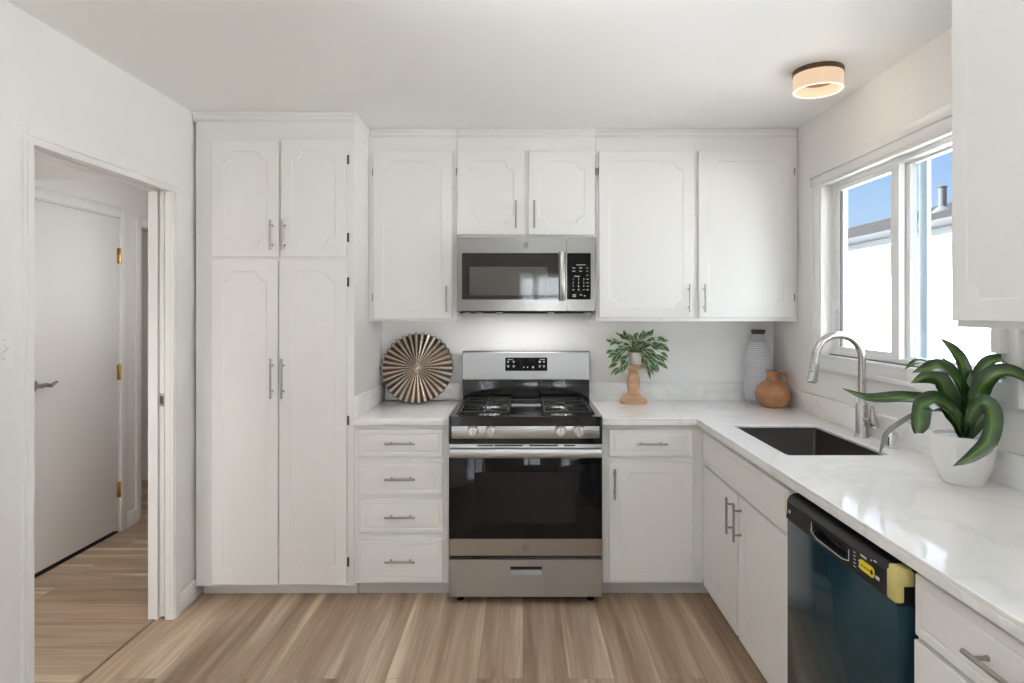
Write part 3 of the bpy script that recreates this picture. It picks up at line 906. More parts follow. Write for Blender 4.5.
# ------------------------------------------------------------------ wall cabinets on the back wall
def wall_cab(x0, x1, zb, label, name='wall_cabinet'):
    t = thing(name, ((x0 + x1) / 2, 3.55, zb), label, 'cabinet', G_WALL)
    b = B(); b.box(x0, x1, YU, YB - .002, zb, 2.43); b.build('body', M['cab'], t, bevel=.0015)
    b = B(); crown(b, x0, x1, YU); b.build('crown_moulding', M['cab'], t)
    return t
yu = YU - DT
c1 = wall_cab(PX1 + .001, -.3605, 1.388, 'white single-door wall cabinet between the tall pantry and the microwave')
d = front_door(c1, X(373, yu), X(452, yu), 1.404, 2.314, YU); bar_pull(d, (X(446.6, 3.345), yu, 1.510), V_, OUT_, .142)
for z in (2.20, 1.52): hinge_knuckle(d, (X(373, yu) - .004, yu + .010, z), .040, .0036, 'hinge')
c2 = wall_cab(-.3595, .3955, 1.8425, 'short white two-door wall cabinet directly above the microwave')
d = front_door(c2, X(457, yu), X(524, yu), 1.8575, 2.314, YU); bar_pull(d, (X(516, 3.345), yu, 1.967), V_, OUT_, .150)
hinge_knuckle(d, (X(457, yu) - .004, yu + .010, 2.205), .040, .0036, 'hinge')
d = front_door(c2, X(528.5, yu), X(595, yu), 1.8575, 2.314, YU); bar_pull(d, (X(534.3, 3.345), yu, 1.967), V_, OUT_, .150)
hinge_knuckle(d, (X(595, yu) + .004, yu + .010, 2.205), .040, .0036, 'hinge')
c3 = wall_cab(.3965, XR - .002, 1.388, 'wide white two-door wall cabinet in the corner right of the microwave')
d = front_door(c3, X(599, yu), X(693.4, yu), 1.409, 2.314, YU); bar_pull(d, (X(689.7, 3.345), yu, 1.514), V_, OUT_, .152)
hinge_knuckle(d, (X(599, yu) - .004, yu + .010, 2.205), .040, .0036, 'hinge')
d = front_door(c3, X(698.7, yu), X(794, yu), 1.409, 2.314, YU); bar_pull(d, (X(705, 3.345), yu, 1.514), V_, OUT_, .152)
for z in (2.205, 1.52): hinge_knuckle(d, (X(794, yu) + .004, yu + .010, z), .040, .0036, 'hinge')

# ------------------------------------------------------------------ wall cabinet on the right wall
UX = 1.180
c4 = thing('wall_cabinet', (1.34, 1.25, 1.405), 'white wall cabinet on the window wall above the potted plant', 'cabinet', G_WALL)
B().box(UX, XR - .002,   .55, 1.685, 1.4055, 2.43).build('body', M['cab'], c4, bevel=.0015)
cab_door(c4, (UX - DT, 1.681, 1.4235), SIDE, .54, 2.314 - 1.4235, DT - .0005)
d = cab_door(c4, (UX - DT, 1.126, 1.4235), SIDE, .54, 2.314 - 1.4235, DT - .0005)

# ------------------------------------------------------------------ base cabinets
def kicked(b, x0, x1, y0, y1, zb=.086):
    b.box(x0, x1, y0, y1, zb, .880)
c5 = thing('base_cabinet', (-.61, 3.4, 0), 'white base cabinet of four drawers left of the gas range', 'cabinet', G_BASE)
BX0, BX1 = PX1 + .001, -.3705
b = B(); b.box(BX0, BX1, YBASE, YB - .002, .086, .8795); b.build('body', M['cab'], c5, bevel=.0015)
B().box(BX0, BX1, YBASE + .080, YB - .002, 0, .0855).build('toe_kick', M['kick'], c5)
for y0, y1, hy_ in ((429.6, 457, 444.4), (462.6, 495, 479.8), (499.5, 533, 518), (540, 582, 562.6)):
    d = front_door(c5, X(358.5, yd), X(442.6, yd), Z(y1, yd), Z(y0, yd), YBASE, False, 'drawer')
    bar_pull(d, (X(399.6, 3.05), yd, Z(hy_, 3.05)), H_, OUT_, .150)
c6 = thing('base_cabinet', (.64, 3.4, 0), 'white base cabinet with one drawer and door right of the gas range', 'cabinet', G_BASE)
FX = .898          # frame plane of the run under the window
b = B(); b.box(.396, FX, YBASE, YB - .002, .086, .8795); b.build('body', M['cab'], c6, bevel=.0015)
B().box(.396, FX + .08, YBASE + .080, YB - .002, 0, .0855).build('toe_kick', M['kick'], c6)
d = front_door(c6, X(609.2, yd), X(693, yd), Z(456.5, yd), Z(429.7, yd), YBASE, False, 'drawer'); bar_pull(d, (X(652.3, 3.05), yd, Z(444.4, 3.05)), H_, OUT_, .154)
d = front_door(c6, X(609.2, yd), X(693, yd), Z(581.5, yd), Z(461.5, yd), YBASE); bar_pull(d, (X(614.9, 3.05), yd, Z(484.5, 3.05)), V_, OUT_, .150)

xs = FX - DT
SV, SH, SOUT = (0, 0, 1), (0, 1, 0), (-1, 0, 0)
c7 = thing('base_cabinet', (1.2, 2.6, 0), 'white sink base cabinet with two doors beside the dishwasher', 'cabinet', G_BASE)
b = B()
b.box(FX, FX + .02, 2.036, YBASE, .110, .8795); b.box(FX + .02, XR - .03, 2.036, 2.054, .110, .8795); b.box(FX + .02, XR - .03, 2.054, 3.09, .110, .128); b.box(FX + .002, FX + .02, YBASE, YBASE + .02, .11, .8795)
b.build('body', M['cab'], c7, bevel=.0015)
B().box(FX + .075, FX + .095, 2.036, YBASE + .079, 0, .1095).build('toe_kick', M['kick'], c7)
o = cab_door(c7, (xs, 3.030, .703), SIDE, 3.030 - 2.052, .853 - .703, DT - .0005, False, 'false_front')
d = cab_door(c7, (xs, 3.018, .110), SIDE, 3.018 - 2.551, .692 - .110); bar_pull(d, (xs, 2.592, .591), SV, SOUT, .152)
d = cab_door(c7, (xs, 2.528, .110), SIDE, 2.528 - 2.062, .692 - .110); bar_pull(d, (xs, 2.502, .591), SV, SOUT, .152)
c8 = thing('base_cabinet', (1.2, 1.1, 0), 'white base cabinet with a drawer on the camera side of the dishwasher', 'cabinet', G_BASE)
B().box(FX, XR - .03, .835, 1.408, .110, .8795).build('body', M['cab'], c8, bevel=.0015)
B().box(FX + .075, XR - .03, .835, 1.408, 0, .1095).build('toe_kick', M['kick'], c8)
d = cab_door(c8, (xs, 1.392, .7245), SIDE, .535, .862 - .7245, DT - .0005, False, 'drawer'); bar_pull(d, (xs, 1.118, .793), SH, SOUT, .165)
cab_door(c8, (xs, 1.396, .110), SIDE, .54, .712 - .110)

# ------------------------------------------------------------------ countertops
ct = thing('countertop', (-.61, 3.4, CT), 'short white quartz countertop under the bronze fluted plate', 'countertop')
B().box(PX1 + .001, -.3685, 3.063, YB - .001, .880, CT, .0025).build('slab', M['quartz'], ct)
B().box(PX1 + .022, -.3685, YB - .021, YB - .001, CT, 1.017, .002).build('backsplash', M['quartz'], ct)
B().box(PX1 + .001, PX1 + .021, 3.075, YB - .001, CT, 1.017, .002).build('side_splash', M['quartz'], ct)
ct2 = thing('countertop', (1.1, 2.4, CT), 'long L-shaped white quartz countertop holding the sink', 'countertop')
CXF = .859
SK = (.977, 2.290, 1.358, 2.883)
b = B()
outer = [(.394, 3.063), (CXF, 3.063), (CXF, .82), (XR - .001, .82), (XR - .001, YB - .001), (.394, YB - .001)]
b.plate((0, 0, CT), (1, 0, 0), (0, 1, 0), (0, 0, 1), outer, .012, holes=[rrect(SK[0], SK[1], SK[2], SK[3], .012, 4)])
b.box(.394, CXF, 3.063, 3.090, .880, .9035); b.box(CXF, CXF + .030, .82, 3.063, .880, .9035); b.box(CXF, CXF + .03, 3.063, 3.09, .880, .9035)
b.build('slab', M['quartz'], ct2, bevel=.0025)
B().box(.394, XR - .022, YB - .021, YB - .001, CT, 1.017, .002).box(XR - .0215, XR - .001, .82, YB - .001, CT, 1.017, .002).build('backsplash', M['quartz'], ct2)

# ------------------------------------------------------------------ sink, faucet, air gap
sk = thing('kitchen_sink', (1.167, 2.587, .70), 'undermount dark stainless steel sink set in the white countertop', 'sink')
b = B()
x0, y0, x1, y1 = SK
e = .004
def loop(bm, poly, z): return [bm.verts.new((p[0], p[1], z)) for p in poly]
lv = [(rrect(x0 - .02, y0 - .02, x1 + .02, y1 + .02, .02, 4), .9015), (rrect(x0 - e, y0 - e, x1 + e, y1 + e, .014, 4), .9015), (rrect(x0 - e, y0 - e, x1 + e, y1 + e, .014, 4), .70),
      (rrect(x0 + .008, y0 + .008, x1 - .008, y1 - .008, .02, 4), .687), (rrect(x0 + .10, y0 + .22, x1 - .10, y1 - .22, .03, 4), .683)]
prev = None
for poly, z in lv:
    cur = loop(b.bm, poly, z)
    if prev: b.ring_faces(prev, cur)
    prev = cur
b.bm.faces.new(prev)
sb = b.build('basin', M['sink'], sk, sharp=50)
md = sb.modifiers.new('sheet', 'SOLIDIFY'); md.thickness = .0015; md.offset = -1
B().lathe((1.167, 2.60, .684), [(0, .001), (.030, .001), (.034, .004), (.044, .004), (.046, .0)], 24, close=False).build('drain', M['chrome'], sk)

fx, fy = 1.432, 2.620
fa = thing('faucet', (fx, fy, CT), 'brushed nickel gooseneck pull-down faucet standing behind the sink', 'faucet')
b = B()
b.lathe((fx, fy, CT), [(0, 0), (.029, 0), (.029, .006), (.0265, .010), (.025, .020), (.0245, .125), (.023, .140), (.017, .146), (0, .146)], 28)
b.build('body', M['nickel2'], fa)
R = .100
zc = 1.346 - R
pts = [(fx, fy, CT + .14), (fx, fy, 1.12), (fx, fy, zc)]
for k in range(1, 17):
    a = PI * k / 16 * 1.04
    pts.append((fx - R + R * math.cos(a), fy - .006 * k / 16, zc + R * math.sin(a)))
pts.append((fx - 2 * R - .004, fy - .008, zc - .030))
b = B(); b.tube(pts, .0155, 18); b.build('spout', M['nickel2'], fa)
p0 = Vector(pts[-1]); dr = Vector((-.16, 0, -1)).normalized()
b = B(); b.tube([p0 - dr * .012, p0 - dr * .011, p0 + dr * .022, p0 + dr * .023, p0 + dr * .025, p0 + dr * .026, p0 + dr * .066, p0 + dr * .070], [.0155, .0185, .0185, .0165, .0165, .0185, .0215, .019], 20)
sp = b.build('spray_head', M['nickel2'], fa)
B().tube([p0 + dr * .0685, p0 + dr * .0725], .0165, 18).build('spray_face', M['blackplastic'], sp)
b = B()
b.tube([(fx, fy - .020, CT + .078), (fx + .008, fy - .050, CT + .078)], .010, 14)
b.tube(bez([(fx + .014, fy - .052, CT + .140), (fx + .016, fy - .056, CT + .100), (fx + .020, fy - .058, CT + .065), (fx + .026, fy - .058, CT + .045)], 12), [.007, .008, .009, .0105, .0125, .0145, .0165, .018, .0185, .018, .016, .010], 14)
b.build('lever_handle', M['nickel2'], fa)

gx, gy = 1.432, 2.408
ag = thing('air_gap', (gx, gy, CT), 'small round chrome air gap cap behind the sink near the plant', 'plumbing cap')
b = B(); b.lathe((gx, gy, CT), [(0, 0), (.027, 0), (.027, .004), (.024, .006), (.0235, .052), (.021, .060), (.014, .064), (0, .065)], 28); b.build('cap', M['cap'], ag)
B().box(gx - .0215, gx - .0195, gy - .016, gy - .008, CT + .012, CT + .046, .0005).build('slot', M['iron'], ag)

# ------------------------------------------------------------------ gas range
RX0, RX1, RC = -.364, .389, .0125
rg = thing('gas_range', (RC, 3.35, 0), 'freestanding stainless steel gas range with black glass oven door', 'stove')
RY = 3.045
b = B()
b.box(RX0 + .004, RX1 - .004, 3.075, 3.66, .035, .886)
b.box(RX0, RX1, 3.032, 3.08, .794, .888, .004)
for sx in (RX0 + .05, RX1 - .05):
    for sy in (3.11, 3.60): b.lathe((sx, sy, 0), [(0, 0), (.018, 0), (.018, .008), (.010, .012), (.010, .036), (0, .036)], 14)
b.build('body', M['black'], rg, bevel=.001)
# cooktop: shallow enamel tray with raised rim
b = B()
b.plate((RX0, 3.016, .932), (1, 0, 0), (0, 1, 0), (0, 0, 1), rrect(0, 0, RX1 - RX0, .60, .018, 4), .047,
        rings=[(rrect(.030, .040, RX1 - RX0 - .030, .575, .03, 5), 0.0), (rrect(.040, .050, RX1 - RX0 - .040, .565, .03, 5), -.016), (rrect(.06, .07, RX1 - RX0 - .06, .545, .03, 5), -.020)])
b.build('cooktop', M['black'], rg, sharp=30, bevel=.006)
b = B(); b.box(X(451.6, 3.03), X(599.4, 3.03), 3.024, 3.035, .823, .886, .002); cp = b.build('control_panel', M['steel_low'], rg)
for px in (472.7, 490.8, 560.5, 578.6):
    kx, kz = X(px, 3.02), Z(430.9, 3.02)
    b = B()
    b.lathe((kx, 3.0245, kz), [(0, -.030), (.019, -.030), (.0225, -.027), (.025, -.008), (.0285, -.004), (.0285, 0), (0, 0)], 28, 'Y')
    b.box(kx - .005, kx + .005, 2.985, 2.9955, kz - .023, kz + .023, .002)
    k = b.build('knob', M['knob'], rg)
    B().box(kx - .0012, kx + .0012, 2.984, 2.9855, kz + .004, kz + .021).build('pointer', M['darkslot'], k)
# oven door
b = B(); b.box(RX0 + .001, RX1 - .001, RY, 3.076, .243, .7925, .003); od = b.build('oven_door', M['steel_low'], rg)
B().box(RX0 + .001, RX1 - .001, RY - .0025, RY + .002, .327, .727, .001).build('door_glass', M['blackglass'], od)
B().plate((X(474.6, RY), RY - .0028, Z(523, RY)), *FRONT, rrect(0, 0, .50, .25, .012, 4), .0012).build('oven_window', M['ovenwin'], od)
b = B()
for a0, a1 in ((477.1, 493.3), (494.3, 522.8), (529.1, 558), (563.8, 575.2)): b.box(X(a0, RY), X(a1, RY), RY - .0012, RY + .004, .7815, .7885)
b.build('vent_slot', M['darkslot'], od)
b = B()
pr = [(RY - .045, .736), (RY - .048, .745), (RY - .048, .764), (RY - .043, .775), (RY - .030, .779), (RY - .022, .774), (RY - .022, .737), (RY - .030, .730)]
lo = [[b.bm.verts.new((x, y, z)) for y, z in pr] for x in (RX0 + .010, RX1 - .012)]
b.ring_faces(*lo); b.bm.faces.new(lo[0]); b.bm.faces.new(lo[1])
for s in (RX0 + .012, RX1 - .042): b.box(s, s + .03, RY - .025, RY + .002, .741, .771, .003)
b.build('handle', M['steel_low'], od, sharp=45)
def monogram(parent, c, r, name='emblem'):
    """Round monogram: a ring with two looped initials."""
    c = Vector(c)
    b = B()
    circ = [c + Vector((r * math.cos(2 * PI * k / 32), 0, r * math.sin(2 * PI * k / 32))) for k in range(33)]
    b.tube(circ, r * .11, 6, cap=False)
    g = [(-.05, .35), (-.35, .45), (-.6, .1), (-.5, -.35), (-.15, -.35), (-.05, -.05), (-.3, .0)]
    e_ = [(.55, .35), (.25, .45), (.12, .2), (.35, .05), (.1, -.1), (.15, -.4), (.55, -.3)]
    for q in (g, e_): b.tube(bez([c + Vector((u * r, 0, v * r)) for u, v in q], 20), r * .09, 6)
    return b.build(name, M['logo'], parent)
monogram(od, (X(525.7, RY), RY - .001, Z(547.6, RY)), .0145)
# storage drawer with recessed pull
b = B()
ux = X(509.8, RY) - RX0; uw = X(542.4, RY) - RX0
b.plate((RX0 + .001, RY, .041), *FRONT, rect(0, 0, RX1 - RX0 - .002, .184), .03, rings=[(rect(ux, .108, uw, .149), 0.0), (rect(ux + .002, .110, uw - .002, .147), -.022)])
dw = b.build('drawer', M['steel_low'], rg, sharp=30, bevel=.0015)
b = B(); b.box(X(509.8, RY) + .003, X(542.4, RY) - .003, RY + .006, RY + .021, Z(566.7, RY) - .018, Z(566.7, RY) - .003, .002); b.build('pull', M['darkslot'], dw)
# backguard
b = B(); b.box(-.351, .3855, 3.60, 3.68, .930, 1.050, .004); b.box(-.349, .3835, 3.615, 3.68, 1.045, 1.205, .002); b.build('backguard', M['black'], rg)
b = B()
lo = []
for x in (-.351, .3865):
    lo.append([b.bm.verts.new((x, y, z)) for y, z in ((3.592, 1.046), (3.594, 1.206), (3.604, 1.212), (3.640, 1.212), (3.640, 1.046))])
b.ring_faces(*lo); b.bm.faces.new(lo[0]); b.bm.faces.new(lo[1])
bg = b.build('backguard_panel', M['steel_low'], rg, sharp=25, bevel=.003)
tilt = (Vector((0, .002, .16))).normalized()
dN = Vector((0, -tilt.z, tilt.y))
dx0, dx1 = X(505.3, 3.595), X(547.3, 3.595)
zb, zt = 1.0975, 1.1745
org = Vector((dx0, 3.592 + .002 * (zb - 1.046) / .16 - .0012, zb))
b = B(); b.plate(org, (1, 0, 0), tilt, dN, rrect(0, 0, dx1 - dx0, zt - zb, .004, 3), .003); dp = b.build('display', M['blackglass'], bg)
b = B()
dwid, dhei = dx1 - dx0, zt - zb
AX = ((1, 0, 0), tuple(tilt), tuple(dN))
def mark(b, u, v, w, h): b.plate(org + Vector((u * dwid, 0, 0)) + tilt * (v * dhei) + dN * .0010, *AX, rect(-w / 2, -h / 2, w / 2, h / 2), .0006)
for u, v in ((.07, .66), (.20, .66), (.07, .32), (.20, .32), (.82, .66), (.92, .66), (.82, .32), (.92, .32)):
    mark(b, u, v + .06, .014, .0035); mark(b, u, v - .03, .006, .005)
for u in (.44, .53): mark(b, u, .28, .006, .006)
mark(b, .66, .28, .011, .010); mark(b, .12, .86, .030, .003); mark(b, .88, .86, .030, .003)
b.build('lettering', M['print'], dp)
# burners and grates
for bx in (-.170, .196):
    for by, rr in ((3.175, .040), (3.435, .034)):
        b = B(); b.lathe((bx, by, .912), [(0, 0), (rr + .018, 0), (rr + .014, .006), (rr, .008), (rr * .98, .019), (rr * .9, .021), (0, .021)], 28)
        q = b.build('burner', M['alu'], rg)
        B().lathe((bx, by, .933), [(0, 0), (rr * .78, 0), (rr * .82, .002), (rr * .78, .006), (rr * .5, .008), (0, .008)], 24).build('burner_cap', M['castiron'], q)
for gx0, gx1 in ((RX0 + .050, RC - .085), (RC + .095, RX1 - .050)):
    b = B()
    gy0, gy1, gz, w = 3.075, 3.560, .949, .0045
    for y in (gy0, gy1, (gy0 + gy1) / 2): b.box(gx0, gx1, y - w, y + w, gz - .010, gz, .002)
    for x in (gx0, gx1): b.box(x - w, x + w, gy0, gy1, gz - .010, gz, .002)
    gm = (gx0 + gx1) / 2
    for by in (3.175, 3.435):
        for s in (-1, 1):
            b.box(gm + s * .030, gm + s * (gx1 - gm), by - w * .8, by + w * .8, gz - .010, gz, .002)
            b.box(gm - w * .8, gm + w * .8, by + s * .030, by + s * .118, gz - .010, gz, .002)
    for x in (gx0, gx1):
        for y in (gy0, gy1): b.box(x - w, x + w, y - w, y + w, .912, gz - .004)
    b.build('grate', M['castiron'], rg)

# ------------------------------------------------------------------ microwave over the range
MX0, MX1, MY, MZ0, MZ1 = -.3505, .3835, 3.300, 1.445, 1.8355
mw = thing('microwave', (0.0165, 3.5, MZ0), 'stainless steel microwave mounted over the gas range', 'microwave')
B().box(MX0, MX1, 3.335, YB - .004, MZ0 - .004, MZ1, .003).build('body', M['steel'], mw)
mxs = .2325
b = B()
dw_, dh_ = mxs - MX0, MZ1 - MZ0
b.plate((MX0, MY, MZ0), *FRONT, rrect(0, 0, dw_, dh_, .006, 3), .034)
md_ = b.build('door', M['steel_h'], mw, bevel=.003)
gx0, gx1, gz0, gz1 = X(461.9, MY), X(558.4, MY), 1.506, 1.7535
B().plate((gx0, MY - .001, gz0), *FRONT, rrect(0, 0, gx1 - gx0, gz1 - gz0, .006, 3), .003).build('door_glass', M['micglass'], md_)
B().plate((X(469.5, MY), MY - .0016, 1.5285), *FRONT, rrect(0, 0, X(548, MY) - X(469.5, MY), .151, .004, 3), .002).build('window', M['micwin'], md_)
b = B()
hx0, hx1 = X(558.7, MY - .02), X(566, MY - .02)
lo = [[b.bm.verts.new((x, y, z)) for x, y in ((hx0, MY), (hx0 + .002, MY - .016), (hx0 + .010, MY - .024), (hx1 - .010, MY - .024), (hx1 - .002, MY - .016), (hx1, MY))] for z in (1.500, 1.760)]
b.ring_faces(*lo); b.bm.faces.new(lo[0]); b.bm.faces.new(lo[1])
b.build('handle', M['steel'], md_, sharp=50, bevel=.002)
monogram(md_, (X(525.5, MY), MY - .001, Z(245.3, MY)), .013)
b = B(); b.plate((mxs + .0015, MY, MZ0), *FRONT, rrect(0, 0, MX1 - mxs - .0015, dh_, .006, 3), .034); cpn = b.build('control_side', M['steel_h'], mw, bevel=.002)
kx0, kx1 = X(567.2, MY), X(590.8, MY)
B().plate((kx0, MY - .001, gz0), *FRONT, rrect(0, 0, kx1 - kx0, gz1 - gz0, .005, 3), .003).build('keypad', M['blackglass'], cpn)
b = B()
kw, kh = kx1 - kx0, gz1 - gz0
def kp(u, v): return Vector((kx0 + u * kw, MY - .0013, gz1 - v * kh))
def km(b, u, v, w, h):
    p = kp(u, v); b.box(p.x - w / 2, p.x + w / 2, MY - .0018, MY - .0009, p.z - h / 2, p.z + h / 2)
km(b, .58, .255, .050, .003)
for u, v in ((.28, .32), (.57, .32), (.85, .32), (.28, .39), (.57, .39), (.85, .39), (.85, .48)): km(b, u, v, .016 if u < .8 else .009, .0028)
km(b, .42, .50, .030, .0025)
for i, ch in enumerate('123456789'):
    add_text(b, ch, kp(.26 + .22 * (i % 3), .565 + .075 * (i // 3)), FRONT, .014)
add_text(b, '0', kp(.48, .79), FRONT, .014)
for v in (.565, .64, .715, .79): km(b, .86, v, .010, .0035)
for u in (.26, .70): km(b, u, .79, .010, .003)
km(b, .30, .90, .018, .004); km(b, .30, .935, .018, .003); km(b, .58, .90, .012, .004); km(b, .74, .92, .008, .006)
b.build('lettering', M['print'], cpn)
b = B(); b.box(MX0 + .012, MX1 - .010, 3.312, 3.66, MZ0 - .014, MZ0 - .003, .002); vg = b.build('vent_grille', M['darkslot'], mw)
b = B()
for u in (.045, .14, .28, .66, .93):
    B().box(MX0 + u * .73, MX0 + u * .73 + .035, 3.309, 3.34, MZ0 - .0155, MZ0 - .008, .002).build('clip', M['steel'], vg)


# ------------------------------------------------------------------ dishwasher under the counter
DX, DY0, DY1 = .858, 1.419, 2.015
dwm = thing('dishwasher', (1.15, 1.717, 0), 'built-in dishwasher with dark teal protective film on its door', 'dishwasher')
B().box(FX + .004, XR - .05, DY0 + .004, DY1 - .004, .02, .868).build('tub', M['blackplastic'], dwm)
dd = B().box(DX, FX + .003, DY0, DY1, .135, .774, .004).build('door', M['film'], dwm)
b = B()
L_ = DY1 - DY0
pocket = lambda d: [(.182 + d, .020 + d), (.215, .012 + d), (.355, .012 + d), (.388 - d, .020 + d), (.388 - d, .046 - d), (.182 + d, .046 - d)]
b.plate((DX - .004, DY1, .776), *SIDE, rect(0, 0, L_, .062), .044, rings=[(pocket(0), 0.0), (pocket(.003), -.028)])
con = b.build('console', M['blackplastic'], dwm, sharp=30, bevel=.003)
b = B()
lo = [[b.bm.verts.new((x, y, z)) for x, z in ((DX - .004, .838), (DX + .004, .852), (DX + .016, .857), (DX + .044, .857), (DX + .044, .838))] for y in (DY0, DY1)]
b.ring_faces(*lo); b.bm.faces.new(lo[0]); b.bm.faces.new(lo[1])
b.build('console_top', M['blackplastic'], con, sharp=50)
b = B()
pts = [Vector((DX - .0045, DY1 - u, .776 + v)) for u, v in pocket(-.002)]
b.tube(pts[5:6] + pts[0:5], .0011, 6)
b.build('pocket_edge', M['print'], con)
def cmark(b, y, z, w, h): b.box(DX - .0050, DX - .0038, y - w / 2, y + w / 2, z - h / 2, z + h / 2)
b = B()
for k in range(5): cmark(b, 1.596, .828 - .009 * k, .010, .0025)
cmark(b, 1.575, .815, .006, .0025); cmark(b, 1.575, .800, .006, .0025)
cmark(b, 1.555, .833, .026, .005); cmark(b, 1.520, .838, .005, .003); cmark(b, 1.503, .842, .012, .0025); cmark(b, 1.493, .806, .015, .008)
cmark(b, 1.985, .806, .012, .010)
b.build('lettering', M['print'], con)
B().plate((DX - .0050, 1.574, .797), *SIDE, rrect(0, 0, .068, .026, .010, 4), .001).build('sticker', M['sticker'], con)['label'] = 'yellow oval energy sticker'
b = B()
for k, w in enumerate((.010, .007, .009)): b.box(DX - .0058, DX - .0049, 1.560 - .013 * k - w / 2, 1.560 - .013 * k + w / 2, .8075, .8105)
b.lathe((DX - .0058, 1.517, .810), [(0, 0), (.006, 0), (.006, .0008), (0, .0008)], 16, 'X')
b.build('lettering', M['ink'], con)
b = B()
b.box(DX - .010, DX + .012, DY0 - .008, DY0 + .030, .782, .852, .006); b.box(DX - .008, FX - .006, DY0 - .010, DY0 + .010, .820, .856, .005); b.box(DX - .006, DX + .03, DY0 - .008, DY0 + .030, .840, .862, .006)
b.build('corner_guard', M['yellow'], dwm)['label'] = 'yellow foam corner guard'
B().box(DX - .006, DX + .024, DY1 - .010, DY1 + .006, .790, .858, .004).build('corner_tape', M['pale_tape'], dwm)['label'] = 'pale tape on the console corner'
B().box(DX + .030, FX, DY0 + .01, DY1 - .01, .02, .128).build('kick_plate', M['blackplastic'], dwm)

# ------------------------------------------------------------------ ceiling lamp
lx, ly = 1.218, 2.560
cl = thing('ceiling_lamp', (lx, ly, ZC), 'round flush ceiling lamp with bronze ring and lit cream drum shade', 'lamp')
B().lathe((lx, ly, ZC), [(0, 0), (.097, 0), (.099, -.004), (.099, -.017), (.094, -.020), (.062, -.020), (.060, -.050), (0, -.050)], 48).build('canopy', M['bronze'], cl)
B().lathe((lx, ly, ZC - .020), [(.0955, 0), (.0962, -.060), (.095, -.0645), (.0895, -.0645), (.088, -.060), (.0875, 0)], 48, close=False).build('shade', M['shade'], cl)
B().lathe((lx, ly, ZC - .0847), [(.089, 0), (.0953, 0), (.096, .0018), (.0953, .0032), (.089, .0032), (.0883, .0018), (.089, 0)], 48, close=False).build('rim', M['bulb'], cl)
lamp('ceiling_lamp_bulb', 'POINT', (lx, ly, ZC - .150), 0.9, (1, .86, .70), size=(.03, .03))

# ------------------------------------------------------------------ light switch
sw = thing('light_switch', (XL, 1.965, 1.327), 'white toggle light switch plate on the wall left of the doorway', 'light switch')
B().plate((XL + .006, 2.002, 1.267), (0, -1, 0), (0, 0, 1), (1, 0, 0), rrect(0, 0, .078, .120, .005, 3), .0058).build('plate', M['plate'], sw, bevel=.002)
b = B(); b.box(XL + .005, XL + .0075, 1.956, 1.970, 1.314, 1.340, .001); b.tube([(XL + .006, 1.963, 1.325), (XL + .020, 1.963, 1.334)], [.006, .0045], 10); b.build('toggle', M['plate'], sw)
for z in (1.297, 1.357): B().lathe((XL + .0055, 1.963, z), [(0, .0018), (.003, .0016), (.0036, 0), (0, 0)], 12, 'X').build('screw', M['print'], sw)

# ------------------------------------------------------------------ fluted bronze plate leaning on the backsplash
PR = .208
low = P(415.5, 403.3, 3.552); low.z = CT
lean = math.radians(18.8)
up = Vector((0, math.sin(lean), math.cos(lean))); nrm = Vector((0, -math.cos(lean), math.sin(lean)))
pc = low + up * PR + nrm * .004
pl = thing('decorative_plate', low, 'round fluted bronze plate leaning on the backsplash beside the pantry', 'decorative plate')
b = B()
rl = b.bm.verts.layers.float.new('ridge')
NF, NS, NR = 34, 8, 14
front, back = [], []
for j in range(NR + 1):
    r = .016 + (PR - .016) * j / NR
    fr, bk_ = [], []
    for i in range(NF * NS):
        a = 2 * PI * i / (NF * NS)
        ph = (i % NS) / NS
        tri = abs(2 * ph - 1) * 2 - 1            # sharp fold
        wave = .8 * tri + .2 * math.cos(2 * PI * ph)
        h = wave * .0095 * (r / PR) + .010 * (1 - (r / PR) ** 2)
        rr = r * (1 + (.018 * wave if j == NR else 0))
        p = pc + Vector((1, 0, 0)) * rr * math.cos(a) + up * rr * math.sin(a) + nrm * h
        v1 = b.bm.verts.new(p); v2 = b.bm.verts.new(p - nrm * .003)
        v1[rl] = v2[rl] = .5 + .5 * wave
        fr.append(v1); bk_.append(v2)
    front.append(fr); back.append(bk_)
for j in range(NR): b.ring_faces(front[j], front[j + 1]); b.ring_faces(back[j], back[j + 1])
b.ring_faces(front[-1], back[-1]); b.bm.faces.new(front[0]); b.bm.faces.new(back[0])
b.build('dish', M['shadedbronze'], pl, sharp=60)
b = B()
c0 = pc + nrm * .010
pts = [c0 + nrm * h for h in (-.002, .004, .007, .008)]
b.tube(pts, [.0125, .0125, .009, .004], 18)
b.build('boss', M['steel'], pl)
b = B()
rim_pts = []
for i in range(NF * NS + 1):
    a = 2 * PI * i / (NF * NS); ph = (i % NS) / NS
    wave = .8 * (abs(2 * ph - 1) * 2 - 1) + .2 * math.cos(2 * PI * ph)
    rr = PR * (1 + .018 * wave)
    rim_pts.append(pc + Vector((1, 0, 0)) * rr * math.cos(a) + up * rr * math.sin(a) + nrm * (wave * .0095 - .001))
b.tube(rim_pts, .0022, 6, cap=False)
b.build('rim', M['iron'], pl)

